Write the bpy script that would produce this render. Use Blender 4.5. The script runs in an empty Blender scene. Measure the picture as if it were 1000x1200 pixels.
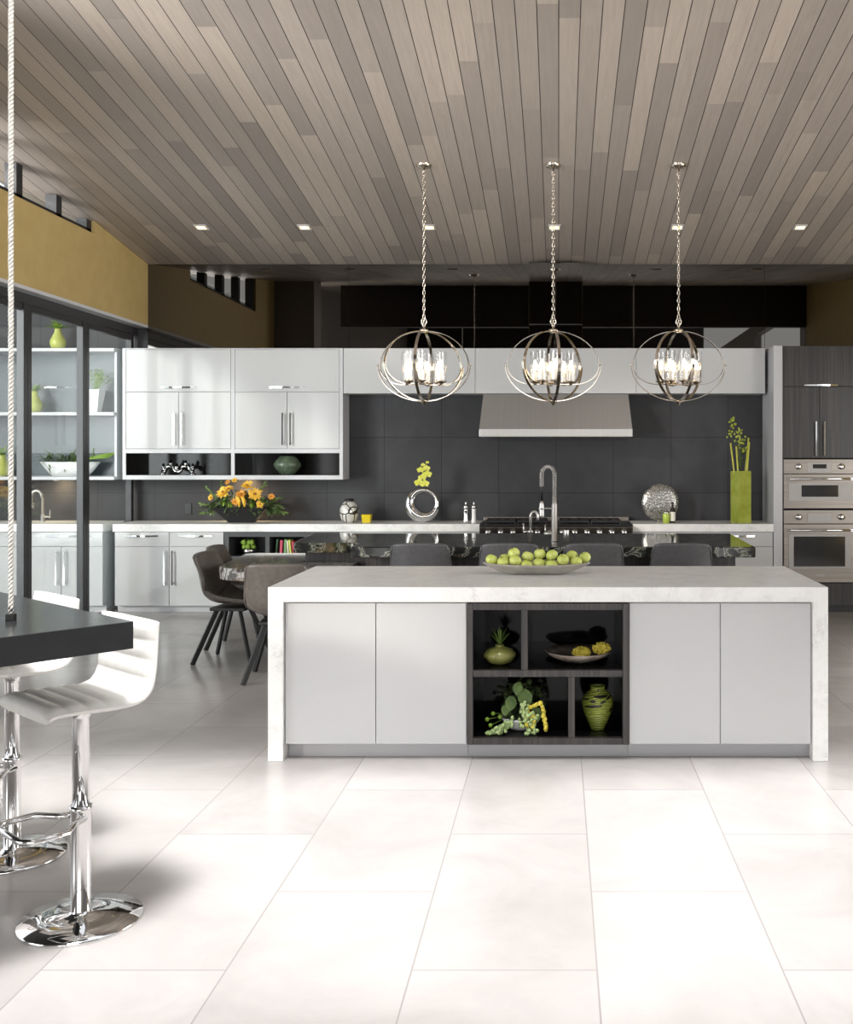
import bpy, bmesh, math, random
from mathutils import Vector, Matrix
from math import pi, sin, cos, radians

random.seed(7)
scene = bpy.context.scene
COL = scene.collection

# ------------------------------------------------------------------ camera
cam_data = bpy.data.cameras.new('camera')
cam_data.sensor_width = 36.0
cam_data.sensor_fit = 'AUTO'
cam_data.lens = 36.0
cam_data.shift_x = -155.0 / 1200.0
cam_data.shift_y = -63.0 / 1200.0
cam_data.clip_end = 200
camera = bpy.data.objects.new('camera', cam_data)
camera.location = (0, 0, 1.6)
camera.rotation_euler = (pi / 2, 0, 0)
COL.objects.link(camera)
scene.camera = camera

# ------------------------------------------------------------------ exposure, sky, sun, added fill lights
scene.view_settings.view_transform = 'Standard'
scene.view_settings.look = 'None'
scene.view_settings.gamma = 1.0
scene.view_settings.use_curve_mapping = False
scene.view_settings.exposure = 0.0

world = bpy.data.worlds.new('sky')
scene.world = world
world.use_nodes = True
bg = world.node_tree.nodes['Background']
bg.inputs[0].default_value = (0.93, 0.96, 1.0, 1)
bg.inputs[1].default_value = 1.5


def light(name, kind, loc, direction, energy, color=(1, 1, 1), **kw):
    d = bpy.data.lights.new(name, kind)
    d.energy = energy
    d.color = color
    for k, v in kw.items():
        setattr(d, k, v)
    o = bpy.data.objects.new(name, d)
    o.location = loc
    o.rotation_euler = Vector(direction).to_track_quat('-Z', 'Y').to_euler()
    COL.objects.link(o)
    return o


SUN_DIR = (0.84, 1.0, -0.36)
light('sun', 'SUN', (-8, -8, 6), SUN_DIR, 1.7, (1.0, 0.94, 0.86), angle=radians(6))
for wx in (-3.3, 0.2, 3.4):
    light('rear_fill', 'AREA', (wx, -10.7, 2.0), (0, 1, 0), 100, (1.0, 0.985, 0.96),
          shape='RECTANGLE', size=3.0, size_y=3.4)  # added fill from behind the camera, where the room is unseen
light('side_fill', 'AREA', (-7.4, 3.2, 2.4), (1, 1.0, 0.3), 300, (1.0, 1.0, 1.0),
      shape='RECTANGLE', size=3.6, size_y=4.4, spread=radians(80))  # added fill for the back of the kitchen, from the open left side
light('right_high_fill', 'AREA', (5.8, 0.45, 3.1), (-8.8, 7.6, 1.2), 78, (1.0, 0.97, 0.93),
      shape='RECTANGLE', size=3.6, size_y=2.0, spread=radians(48))  # added fill to brighten the ochre wall, aimed through a cut opening
light('right_low_fill', 'AREA', (4.62, 6.45, 1.6), (-1, 0, 0), 90, (1.0, 0.99, 0.97),
      shape='RECTANGLE', size=2.8, size_y=2.5)  # added fill for the floor on the right, source invented
light('left_low_fill', 'AREA', (-5.12, 1.2, 1.7), (1, 0.2, 0), 75, (1.0, 1.0, 1.0),
      shape='RECTANGLE', size=2.4, size_y=2.4)  # added fill for the white bar stools, source invented
light('overhead_fill', 'AREA', (-0.3, 2.6, 4.75), (0, 0.33, -1), 140, (1.0, 1.0, 1.0),
      shape='RECTANGLE', size=7.0, size_y=2.8, spread=radians(17))  # added overhead fill that brightens the foreground floor

scene.cycles.transparent_max_bounces = 48
scene.cycles.max_bounces = 14

# ------------------------------------------------------------------ mesh helpers
def at(px, py, Y):
    return Vector(((px - 655.0) * Y / 1200.0, Y, 1.6 - (py - 537.0) * Y / 1200.0))


class MB:
    def __init__(self):
        self.v, self.f, self.s = [], [], []

    def add(self, verts, faces, smooth=False):
        o = len(self.v)
        self.v += [tuple(p) for p in verts]
        for f in faces:
            self.f.append(tuple(i + o for i in f))
            self.s.append(smooth)
        return self

    def box(self, a, b):
        x0, y0, z0 = a
        x1, y1, z1 = b
        v = [(x0, y0, z0), (x1, y0, z0), (x1, y1, z0), (x0, y1, z0), (x0, y0, z1), (x1, y0, z1), (x1, y1, z1), (x0, y1, z1)]
        return self.add(v, [(3, 2, 1, 0), (4, 5, 6, 7), (0, 1, 5, 4), (1, 2, 6, 5), (2, 3, 7, 6), (3, 0, 4, 7)])

    def prism(self, poly, z0, z1):
        n = len(poly)
        v = [(x, y, z0) for x, y in poly] + [(x, y, z1) for x, y in poly]
        f = [tuple(range(n - 1, -1, -1)), tuple(range(n, 2 * n))]
        f += [(i, (i + 1) % n, (i + 1) % n + n, i + n) for i in range(n)]
        return self.add(v, f)

    def lathe(self, prof, c=(0, 0, 0), n=32, axis='Z'):
        v, f = [], []
        m = len(prof)
        for i in range(n):
            a = 2 * pi * i / n
            for r, z in prof:
                r = max(r, 1e-4)
                p = (r * cos(a), r * sin(a), z)
                if axis == 'Y':
                    p = (p[0], p[2], -p[1])
                elif axis == 'X':
                    p = (p[2], p[1], -p[0])
                v.append((p[0] + c[0], p[1] + c[1], p[2] + c[2]))
        for i in range(n):
            j = (i + 1) % n
            for k in range(m - 1):
                f.append((i * m + k, j * m + k, j * m + k + 1, i * m + k + 1))
        return self.add(v, f, True)

    def disc(self, r, c, n=24, axis='Z'):
        return self.lathe([(0, 0), (r, 0)], c, n, axis)

    def cyl(self, p0, p1, r0, r1=None, n=16, caps=True, smooth=True):
        r1 = r0 if r1 is None else r1
        p0, p1 = Vector(p0), Vector(p1)
        d = (p1 - p0).normalized()
        u = d.orthogonal().normalized()
        w = d.cross(u)
        v = []
        for p, r in ((p0, r0), (p1, r1)):
            for i in range(n):
                a = 2 * pi * i / n
                v.append(p + (u * cos(a) + w * sin(a)) * r)
        self.add(v, [(i, (i + 1) % n, n + (i + 1) % n, n + i) for i in range(n)], smooth)
        if caps:
            self.add(v[:n], [tuple(range(n - 1, -1, -1))])
            self.add(v[n:], [tuple(range(n))])
        return self

    def tube(self, path, r, n=8, closed=False, rx=None):
        """round (or flat, when rx is given) tube along a path; r may be a list"""
        P = [Vector(p) for p in path]
        m = len(P)
        rr = r if isinstance(r, (list, tuple)) else [r] * m
        v = []
        u = None
        for i in range(m):
            if closed:
                t = (P[(i + 1) % m] - P[i - 1]).normalized()
            else:
                t = (P[min(i + 1, m - 1)] - P[max(i - 1, 0)]).normalized()
            if u is None:
                u = t.orthogonal().normalized()
            u = (u - t * u.dot(t)).normalized()
            w = t.cross(u)
            for k in range(n):
                a = 2 * pi * k / n
                v.append(P[i] + u * cos(a) * rr[i] + w * sin(a) * (rx or rr[i]))
        f = []
        for i in range(m if closed else m - 1):
            j = (i + 1) % m
            for k in range(n):
                l = (k + 1) % n
                f.append((i * n + k, i * n + l, j * n + l, j * n + k))
        self.add(v, f, True)
        if not closed:
            self.add(v[:n], [tuple(range(n - 1, -1, -1))])
            self.add(v[-n:], [tuple(range(n))])
        return self

    def strip(self, path, normals, side, w, t):
        """flat bar: path points, outward normals, constant side vector"""
        S = Vector(side).normalized() * (w / 2)
        v = []
        for p, nn in zip(path, normals):
            p, nn = Vector(p), Vector(nn).normalized() * (t / 2)
            v += [p - S - nn, p + S - nn, p + S + nn, p - S + nn]
        m = len(path)
        f = []
        for i in range(m - 1):
            for k in range(4):
                l = (k + 1) % 4
                f.append((i * 4 + k, i * 4 + l, (i + 1) * 4 + l, (i + 1) * 4 + k))
        f += [(3, 2, 1, 0), tuple((m - 1) * 4 + k for k in range(4))]
        return self.add(v, f)

    def bar(self, p0, p1, w, t, up=(0, 0, 1)):
        p0, p1 = Vector(p0), Vector(p1)
        d = (p1 - p0).normalized()
        s = d.cross(Vector(up)).normalized()
        nn = s.cross(d)
        return self.strip([p0, p1], [nn, nn], s, w, t)

    def ball(self, c, r, sc=(1, 1, 1), seg=14, rings=8, rot=None):
        v, f = [], []
        for i in range(rings + 1):
            th = pi * i / rings
            for k in range(seg):
                a = 2 * pi * k / seg
                p = Vector((sin(th) * cos(a) * r * sc[0], sin(th) * sin(a) * r * sc[1], cos(th) * r * sc[2]))
                if rot:
                    p.rotate(rot)
                v.append(p + Vector(c))
        for i in range(rings):
            for k in range(seg):
                l = (k + 1) % seg
                f.append((i * seg + k, (i + 1) * seg + k, (i + 1) * seg + l, i * seg + l))
        return self.add(v, f, True)

    def leaf(self, p, d, up, length, width, bend=0.25, fold=0.15, n=5):
        p, d, up = Vector(p), Vector(d).normalized(), Vector(up)
        s = d.cross(up)
        if s.length < 1e-4:
            s = d.orthogonal()
        s.normalize()
        nn = s.cross(d)
        v, f = [], []
        for i in range(n + 1):
            t = i / n
            w = width / 2 * (sin(pi * min(1, (t * 0.93 + 0.07))) ** 0.8)
            c = p + d * (length * t) - nn * (bend * length * t * t)
            v += [c - s * w + nn * (fold * w), c - nn * (fold * w * .3), c + s * w + nn * (fold * w)]
        for i in range(n):
            for k in range(2):
                a = i * 3 + k
                f.append((a, a + 1, a + 4, a + 3))
        return self.add(v, f, True)

    def grid(self, rows, smooth=True):
        n = len(rows[0])
        v = [p for r in rows for p in r]
        f = []
        for i in range(len(rows) - 1):
            for k in range(n - 1):
                f.append((i * n + k, i * n + k + 1, (i + 1) * n + k + 1, (i + 1) * n + k))
        return self.add(v, f, smooth)

    def build(self, name, material, parent=None, world=True, origin=None, bevel=0, seg=2, solid=0, subsurf=0, offset=0):
        off = Vector((0, 0, 0))
        if origin is not None:
            off = Vector(origin)
        elif world and parent is not None:
            q = parent
            while q is not None:
                off = off + Vector(q.location)
                q = q.parent
        me = bpy.data.meshes.new(name)
        me.from_pydata([tuple(Vector(p) - off) for p in self.v], [], self.f)
        bm = bmesh.new()
        bm.from_mesh(me)
        for f, s in zip(bm.faces, self.s):
            f.smooth = s
        bmesh.ops.remove_doubles(bm, verts=bm.verts, dist=1e-5)
        if not solid:
            bmesh.ops.recalc_face_normals(bm, faces=bm.faces)
        bm.to_mesh(me)
        bm.free()
        me.materials.append(material)
        o = bpy.data.objects.new(name, me)
        COL.objects.link(o)
        if parent is not None:
            o.parent = parent
        if origin is not None:
            o.location = origin
        if solid:
            m = o.modifiers.new('shell', 'SOLIDIFY')
            m.thickness = solid
            m.offset = offset
        if bevel:
            m = o.modifiers.new('edges', 'BEVEL')
            m.width = bevel
            m.segments = seg
            m.limit_method = 'ANGLE'
            m.angle_limit = radians(40)
        if subsurf:
            m = o.modifiers.new('smooth', 'SUBSURF')
            m.levels = m.render_levels = subsurf
        return o


def tag(o, label=None, cat=None, group=None, kind=None):
    if label: o['label'] = label
    if cat: o['category'] = cat
    if group: o['group'] = group
    if kind: o['kind'] = kind
    return o


def thing(name, label, cat, loc=(0, 0, 0), rz=0, group=None):
    o = bpy.data.objects.new(name, None)
    o.empty_display_size = 0.1
    o.location = loc
    o.rotation_euler = (0, 0, rz)
    COL.objects.link(o)
    return tag(o, label, cat, group)


def struct(mb, name, material, **kw):
    o = mb.build(name, material, **kw)
    o['kind'] = 'structure'
    return o


def copy_tree(o, parent=None):
    c = o.copy()
    COL.objects.link(c)
    c.parent = parent
    for ch in list(o.children):
        copy_tree(ch, c)
    return c


def dup(o, label, loc, rz=None, group=None):
    c = copy_tree(o)
    c.location = loc
    if rz is not None:
        c.rotation_euler = (0, 0, rz)
    c['label'] = label
    if group: c['group'] = group
    return c


# ------------------------------------------------------------------ materials
def lin(c):
    return tuple(((x / 255.0 + 0.055) / 1.055) ** 2.4 if x / 255.0 > 0.04045 else x / 255.0 / 12.92 for x in c) + (1,)


class Mat:
    def __init__(self, name, color, rough=0.5, metal=0.0, coat=0.0, spec=0.5, trans=0.0, aniso=0.0, emit=None, estr=0, sheen=0):
        self.m = bpy.data.materials.new(name)
        self.m.use_nodes = True
        self.nt = self.m.node_tree
        self.b = self.nt.nodes['Principled BSDF']
        i = self.b.inputs
        i['Base Color'].default_value = lin(color)
        i['Roughness'].default_value = rough
        i['Metallic'].default_value = metal
        i['Coat Weight'].default_value = coat
        i['Coat Roughness'].default_value = 0.04
        i['Specular IOR Level'].default_value = spec
        i['Transmission Weight'].default_value = trans
        i['Anisotropic'].default_value = aniso
        i['Sheen Weight'].default_value = sheen
        if emit:
            i['Emission Color'].default_value = lin(emit)
            i['Emission Strength'].default_value = estr

    def n(self, t, **kw):
        nd = self.nt.nodes.new(t)
        for k, v in kw.items():
            if k.startswith('i_'):
                key = k[2:]
                nd.inputs[int(key) if key.isdigit() else key.replace('_', ' ')].default_value = v
            else:
                setattr(nd, k, v)
        return nd

    def l(self, a, b):
        self.nt.links.new(a, b)

    def coords(self, scale=(1, 1, 1), rot=(0, 0, 0)):
        tc = self.n('ShaderNodeTexCoord')
        mp = self.n('ShaderNodeMapping')
        mp.inputs['Scale'].default_value = scale
        mp.inputs['Rotation'].default_value = rot
        self.l(tc.outputs['Object'], mp.inputs[0])
        return mp.outputs[0]

    def ramp(self, fac, stops):
        r = self.n('ShaderNodeValToRGB')
        e = r.color_ramp.elements
        while len(e) < len(stops):
            e.new(0.5)
        for k, (p, c) in zip(e, stops):
            k.position = p
            k.color = lin(c)
        self.l(fac, r.inputs[0])
        return r.outputs[0]

    def noise(self, vec, scale, detail=4, rough=0.55, dist=0.0):
        nd = self.n('ShaderNodeTexNoise', i_Scale=scale, i_Detail=detail, i_Roughness=rough, i_Distortion=dist)
        self.l(vec, nd.inputs['Vector'])
        return nd.outputs['Fac']

    def mix(self, fac, a, b, mode='MIX'):
        nd = self.n('ShaderNodeMix', data_type='RGBA', blend_type=mode)
        for s, val in ((nd.inputs[0], fac), (nd.inputs[6], a), (nd.inputs[7], b)):
            if hasattr(val, 'is_output'):
                self.l(val, s)
            elif isinstance(val, (int, float)):
                s.default_value = val
            else:
                s.default_value = lin(val)
        return nd.outputs[2]

    def math(self, op, a, b=0.0):
        nd = self.n('ShaderNodeMath', operation=op)
        for s, val in ((nd.inputs[0], a), (nd.inputs[1], b)):
            if hasattr(val, 'is_output'):
                self.l(val, s)
            else:
                s.default_value = val
        return nd.outputs[0]

    def col(self, out):
        self.l(out, self.b.inputs['Base Color'])
        return self

    def bump(self, height, strength=0.2, dist=0.01):
        nd = self.n('ShaderNodeBump', i_Strength=strength, i_Distance=dist)
        self.l(height, nd.inputs['Height'])
        self.l(nd.outputs[0], self.b.inputs['Normal'])
        return self


def noisy(name, c1, c2, scale, stretch=(1, 1, 1), lo=0.35, hi=0.65, detail=4, bump=0, **kw):
    m = Mat(name, c1, **kw)
    f = m.noise(m.coords(stretch), scale, detail)
    m.col(m.ramp(f, [(lo, c1), (hi, c2)]))
    if bump:
        m.bump(f, bump)
    return m.m


def mat_stone():
    m = Mat('white_quartz', (234, 232, 228), rough=0.3, spec=0.3)
    v = m.coords()
    base = m.ramp(m.noise(v, 9, 6, 0.7), [(0.3, (222, 220, 217)), (0.5, (236, 235, 232)), (0.75, (242, 241, 238))])
    f = m.noise(v, 5, 9, 0.72, 1.2)
    vein = m.ramp(m.math('ABSOLUTE', m.math('SUBTRACT', f, 0.5)), [(0.0, (255, 255, 255)), (0.018, (0, 0, 0))])
    mask = m.ramp(m.noise(v, 6, 2), [(0.48, (0, 0, 0)), (0.62, (255, 255, 255))])
    k = m.math('MULTIPLY', m.math('MULTIPLY', vein, mask), 0.45)
    m.col(m.mix(k, base, (158, 156, 152)))
    return m.m


def mat_granite():
    m = Mat('black_veined_granite', (30, 32, 30), rough=0.07, coat=0.4)
    v = m.coords((1.0, 2.2, 1.6), (0, 0, 0.35))
    w = m.n('ShaderNodeTexWave', i_Scale=2.2, i_Distortion=14.0, i_Detail=5.0)
    w.inputs['Detail Scale'].default_value = 1.6
    m.l(v, w.inputs[0])
    c1 = m.ramp(w.outputs['Fac'], [(0.0, (26, 27, 27)), (0.58, (44, 47, 44)), (0.78, (84, 88, 76)), (0.9, (150, 150, 138)), (1.0, (40, 42, 40))])
    g = m.noise(m.coords(), 3.0, 5, 0.6, 1.0)
    patch = m.ramp(g, [(0.55, (0, 0, 0)), (0.68, (255, 255, 255))])
    m.col(m.mix(m.math('MULTIPLY', patch, 0.5), c1, m.ramp(m.noise(m.coords(), 14, 4), [(0.4, (72, 84, 34)), (0.6, (160, 138, 104))])))
    return m.m


def mat_granite_pale():
    m = Mat('grey_brown_granite', (90, 86, 80), rough=0.08, coat=0.4)
    v = m.coords((1.0, 2.4, 1.5), (0, 0, 0.5))
    w = m.n('ShaderNodeTexWave', i_Scale=2.6, i_Distortion=16.0, i_Detail=6.0)
    w.inputs['Detail Scale'].default_value = 1.8
    m.l(v, w.inputs[0])
    c1 = m.ramp(w.outputs['Fac'], [(0.0, (70, 68, 66)), (0.3, (120, 115, 109)), (0.55, (176, 170, 163)), (0.8, (228, 225, 220)), (1.0, (134, 128, 121))])
    g = m.noise(m.coords(), 2.4, 4, 0.6, 1.0)
    patch = m.ramp(g, [(0.5, (0, 0, 0)), (0.66, (255, 255, 255))])
    m.col(m.mix(m.math('MULTIPLY', patch, 0.7), c1, (120, 92, 58)))
    return m.m


def mat_wood():
    m = Mat('dark_striped_veneer', (46, 42, 40), rough=0.32)
    v = m.coords((1, 1, 0.012))
    f = m.noise(v, 90, 3, 0.6)
    f2 = m.noise(v, 17, 2, 0.5)
    c = m.ramp(m.math('ADD', m.math('MULTIPLY', f, 0.6), m.math('MULTIPLY', f2, 0.4)),
               [(0.36, (27, 25, 24)), (0.5, (42, 38, 37)), (0.62, (68, 62, 59))])
    m.col(c)
    return m.m


def mat_planks():
    m = Mat('grey_brown_planks', (110, 100, 92), rough=0.45)
    tc = m.n('ShaderNodeTexCoord')
    sp = m.n('ShaderNodeSeparateXYZ')
    m.l(tc.outputs['Object'], sp.inputs[0])
    x = m.math('DIVIDE', sp.outputs[0], 0.136)
    idx = m.math('FLOOR', x)
    fr = m.math('FRACT', x)
    wn0 = m.n('ShaderNodeTexWhiteNoise', noise_dimensions='1D')
    m.l(idx, wn0.inputs['W'])
    yseg = m.math('FLOOR', m.math('ADD', m.math('DIVIDE', sp.outputs[1], 2.2), m.math('MULTIPLY', wn0.outputs['Value'], 7.0)))
    wn = m.n('ShaderNodeTexWhiteNoise', noise_dimensions='2D')
    cb = m.n('ShaderNodeCombineXYZ')
    m.l(idx, cb.inputs[0]); m.l(yseg, cb.inputs[1])
    m.l(cb.outputs[0], wn.inputs['Vector'])
    tone = m.ramp(wn.outputs['Value'], [(0.0, (152, 143, 135)), (0.5, (174, 163, 153)), (1.0, (196, 183, 169))])
    g = m.noise(m.coords((9, 0.6, 1)), 5, 6, 0.65)
    tone = m.mix(m.math('MULTIPLY', g, 0.5), tone, (118, 109, 101))
    gap = m.math('LESS_THAN', m.math('MINIMUM', fr, m.math('SUBTRACT', 1.0, fr)), 0.022)
    m.col(m.mix(gap, tone, (34, 30, 28)))
    return m.m


def mat_tiles(name, c1, c2, grout, sx, sy, axes, off=(0, 0), gw=0.003, rough=0.4, nscale=3, coat=0, brick=0.0, spec=0.5):
    m = Mat(name, c1, rough=rough, coat=coat, spec=spec)
    tc = m.n('ShaderNodeTexCoord')
    sp = m.n('ShaderNodeSeparateXYZ')
    m.l(tc.outputs['Object'], sp.inputs[0])
    a = m.math('DIVIDE', m.math('SUBTRACT', sp.outputs[axes[0]], off[0]), sx)
    ia = m.math('FLOOR', a)
    b = m.math('DIVIDE', m.math('SUBTRACT', sp.outputs[axes[1]], off[1]), sy)
    b = m.math('ADD', b, m.math('MULTIPLY', m.math('MODULO', m.math('ABSOLUTE', ia), 2.0), brick))
    ib = m.math('FLOOR', b)
    fa, fb = m.math('FRACT', a), m.math('FRACT', b)
    da = m.math('MULTIPLY', m.math('MINIMUM', fa, m.math('SUBTRACT', 1.0, fa)), sx)
    db = m.math('MULTIPLY', m.math('MINIMUM', fb, m.math('SUBTRACT', 1.0, fb)), sy)
    line = m.math('LESS_THAN', m.math('MINIMUM', da, db), gw)
    cb = m.n('ShaderNodeCombineXYZ')
    m.l(ia, cb.inputs[0]); m.l(ib, cb.inputs[1])
    wn = m.n('ShaderNodeTexWhiteNoise', noise_dimensions='2D')
    m.l(cb.outputs[0], wn.inputs['Vector'])
    f = m.noise(m.coords((1, 1.0, 1)), nscale, 6, 0.6, 0.6)
    f = m.math('ADD', m.math('MULTIPLY', f, 0.8), m.math('MULTIPLY', wn.outputs['Value'], 0.2))
    c = m.ramp(f, [(0.3, c1), (0.7, c2)])
    m.col(m.mix(line, c, grout))
    return m.m


def mat_glass(name, tint=(0.93, 0.96, 0.96), boost=1.0, ior=1.5):
    """thin clear pane: passes light straight on, mirrors by its Fresnel curve"""
    m = bpy.data.materials.new(name)
    m.use_nodes = True
    nt = m.node_tree
    nt.nodes.clear()
    out = nt.nodes.new('ShaderNodeOutputMaterial')
    mx = nt.nodes.new('ShaderNodeMixShader')
    tr = nt.nodes.new('ShaderNodeBsdfTransparent')
    tr.inputs[0].default_value = tint + (1,)
    gl = nt.nodes.new('ShaderNodeBsdfGlossy')
    gl.inputs['Roughness'].default_value = 0.01
    fr = nt.nodes.new('ShaderNodeFresnel')
    ge = nt.nodes.new('ShaderNodeNewGeometry')
    mr = nt.nodes.new('ShaderNodeMapRange')          # same mirror curve on both faces of the pane
    mr.inputs['To Min'].default_value = ior
    mr.inputs['To Max'].default_value = 1.0 / ior
    nt.links.new(ge.outputs['Backfacing'], mr.inputs['Value'])
    nt.links.new(mr.outputs[0], fr.inputs[0])
    mu = nt.nodes.new('ShaderNodeMath')
    mu.operation = 'MULTIPLY'
    mu.use_clamp = True
    mu.inputs[1].default_value = boost
    nt.links.new(fr.outputs[0], mu.inputs[0])
    nt.links.new(mu.outputs[0], mx.inputs[0])
    nt.links.new(tr.outputs[0], mx.inputs[1])
    nt.links.new(gl.outputs[0], mx.inputs[2])
    nt.links.new(mx.outputs[0], out.inputs[0])
    return m


def mat_mosaic(name, c, gap, scale, rough=0.2, metal=0.0, w=0.06):
    m = Mat(name, c, rough=rough, metal=metal)
    v = m.n('ShaderNodeTexVoronoi', feature='DISTANCE_TO_EDGE', i_Scale=scale)
    m.l(m.coords(), v.inputs['Vector'])
    m.col(m.ramp(v.outputs['Distance'], [(w, gap), (w + 0.02, c)]))
    m.bump(v.outputs['Distance'], 0.4)
    return m.m


STONE = mat_stone()
GRANITE = mat_granite()
GRANITE_PALE = mat_granite_pale()
WOOD = mat_wood()
PLANKS = mat_planks()
FLOOR_TILE = mat_tiles('pale_floor_tile', (160, 155, 152), (184, 179, 176), (148, 143, 140), 0.58, 1.16, (0, 1), (-1.04, 0.3), 0.0028, rough=0.22, nscale=1.6, brick=0.5)
WALL_TILE = mat_tiles('charcoal_wall_tile', (54, 54, 56), (67, 67, 69), (32, 32, 34), 0.627, 0.61, (0, 2), (-1.91, 0.61), 0.003, rough=0.5, nscale=2.5, spec=0.25)
GLOSS = Mat('grey_white_gloss_lacquer', (194, 194, 194), rough=0.07, coat=0.05, spec=0.22).m
MATTE_WHITE = Mat('pale_grey_lacquer', (192, 192, 194), rough=0.3).m
GAP = Mat('shadow_gap', (40, 40, 42), rough=0.6).m
GOLD = noisy('ochre_wall_paint', (172, 149, 96), (178, 155, 102), 6, rough=0.6)
CHROME = Mat('polished_chrome', (225, 225, 225), rough=0.06, metal=1).m
NICKEL = Mat('polished_nickel', (222, 212, 198), rough=0.14, metal=1).m
BRUSHED = noisy('brushed_steel', (190, 187, 183), (204, 201, 197), 40, (1, 1, 0.03), rough=0.3, metal=0.85)
HOOD_STEEL = noisy('brushed_hood_steel', (176, 174, 171), (182, 180, 177), 40, (1, 0, 0), rough=0.36, metal=0.55)
BRUSHED_H = noisy('brushed_oven_steel', (128, 121, 114), (140, 133, 126), 40, (0.03, 1, 1), rough=0.34, metal=1)
STEEL_LIGHT = Mat('pale_oven_trim', (150, 147, 143), rough=0.4, metal=0.6).m
BRONZE = Mat('dark_window_frame', (36, 36, 38), rough=0.4).m
MIRROR = Mat('smoked_mirror', (98, 95, 91), rough=0.012, metal=1).m
BLACK_GLOSS = Mat('black_gloss_lacquer', (12, 12, 13), rough=0.08, spec=0.15).m
BLACK = Mat('black_satin', (22, 22, 23), rough=0.4).m
BLACK_METAL = Mat('black_powder_coat', (26, 25, 25), rough=0.42).m
CHARCOAL = noisy('charcoal_slab', (44, 45, 46), (47, 48, 49), 12, rough=0.16)
CHARCOAL_WOOD = Mat('charcoal_niche', (58, 59, 61), rough=0.45).m
DARK_WALL = Mat('dark_brown_panelling', (44, 36, 32), rough=0.5).m
GREY_WALL = Mat('grey_wall_paint', (138, 132, 128), rough=0.6).m
LEATHER = noisy('taupe_leather', (86, 80, 75), (98, 92, 86), 30, rough=0.36, bump=0.05)
LEATHER_GREY = noisy('slate_leather', (76, 75, 76), (86, 85, 86), 30, rough=0.4, bump=0.05)
WHITE_LEATHER = noisy('white_leather', (234, 231, 225), (240, 237, 231), 30, rough=0.4)
GLASS = mat_glass('clear_pane', boost=1.2)
SHADE_GLASS = mat_glass('clear_lamp_glass', (0.97, 0.97, 0.97), 2.0)
BULB = Mat('lit_bulb', (255, 240, 215), emit=(255, 226, 180), estr=20).m
DOWNLIGHT = Mat('lit_downlight', (255, 240, 215), emit=(255, 214, 140), estr=3).m
CANDLE = Mat('white_candle_sleeve', (240, 236, 226), rough=0.5).m
LIME = noisy('lime_glaze', (150, 160, 58), (172, 180, 84), 8, rough=0.2)
PEAR = noisy('yellow_green_glaze', (176, 182, 84), (196, 200, 112), 12, rough=0.3)
OLIVE = noisy('olive_glaze', (116, 118, 62), (138, 138, 80), 10, rough=0.15)
LEAF = noisy('green_leaf', (70, 96, 42), (104, 130, 58), 18, rough=0.45)
LEAF_DARK = noisy('dark_leaf', (66, 88, 50), (106, 118, 78), 18, rough=0.45)
LEAF_LIGHT = noisy('bright_leaf', (122, 158, 52), (156, 186, 80), 18, rough=0.45)
YELLOW = noisy('yellow_petal', (232, 176, 40), (244, 204, 84), 20, rough=0.5)
ORANGE = noisy('orange_petal', (214, 138, 44), (232, 170, 70), 20, rough=0.5)
BROWN = Mat('flower_centre', (150, 98, 36), rough=0.8).m
APPLE = noisy('green_apple_skin', (182, 194, 88), (206, 214, 122), 14, rough=0.25, detail=6)
STALK = Mat('brown_stalk', (84, 66, 40), rough=0.7).m
PALE_GREEN = noisy('pale_green_berry', (148, 170, 108), (178, 196, 138), 20, rough=0.35)
AMARANTH = noisy('yellow_amaranthus', (200, 182, 52), (226, 208, 92), 60, rough=0.7, bump=0.6)
ORCHID = noisy('chartreuse_petal', (206, 208, 60), (224, 222, 110), 20, rough=0.5)
WHITE_CERAMIC = Mat('white_ceramic', (232, 232, 230), rough=0.2).m
SILVER_MOSAIC = mat_mosaic('pearl_mosaic', (222, 220, 214), (58, 54, 50), 11, 0.15, 0.3, 0.05)
SILVER_CRACKLE = mat_mosaic('silver_crackle', (168, 166, 161), (96, 93, 88), 30, 0.25, 0.7, 0.04)
GREY_BOWL = noisy('weathered_grey_wood', (146, 142, 134), (166, 162, 154), 14, rough=0.5)
BAMBOO = Mat('pale_bamboo', (196, 196, 84), rough=0.4).m
WAX = Mat('yellow_wax_glass', (214, 190, 36), rough=0.25).m
WAX_GREEN = Mat('lime_wax_glass', (176, 196, 84), rough=0.2).m
BOTTLE = Mat('dark_bottle_glass', (34, 36, 30), rough=0.1).m
PAPER = Mat('paper', (226, 222, 210), rough=0.8).m
DARK_GLASS = Mat('dark_oven_glass', (46, 46, 47), rough=0.06, coat=0.5).m
ROPE = noisy('pale_twisted_cord', (206, 200, 190), (226, 222, 212), 30, rough=0.5)
CONCRETE = noisy('pale_terrace', (176, 174, 170), (190, 188, 184), 2, rough=0.8)

# ================================================================== the room
def ceil_z(y):
    return 3.72 + 0.135 * (11.2 - y)


def yz_prism(mb, poly, x0, x1):
    n = len(poly)
    v = [(x0, y, z) for y, z in poly] + [(x1, y, z) for y, z in poly]
    f = [tuple(range(n - 1, -1, -1)), tuple(range(n, 2 * n))]
    f += [(i, (i + 1) % n, (i + 1) % n + n, i + n) for i in range(n)]
    return mb.add(v, f)


GX = -4.65          # plane of the glass wall
WX = -4.49          # face of the ochre wall above it

struct(MB().box((-9, -12, -0.12), (6, 11.35, 0)), 'floor', FLOOR_TILE)

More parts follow.
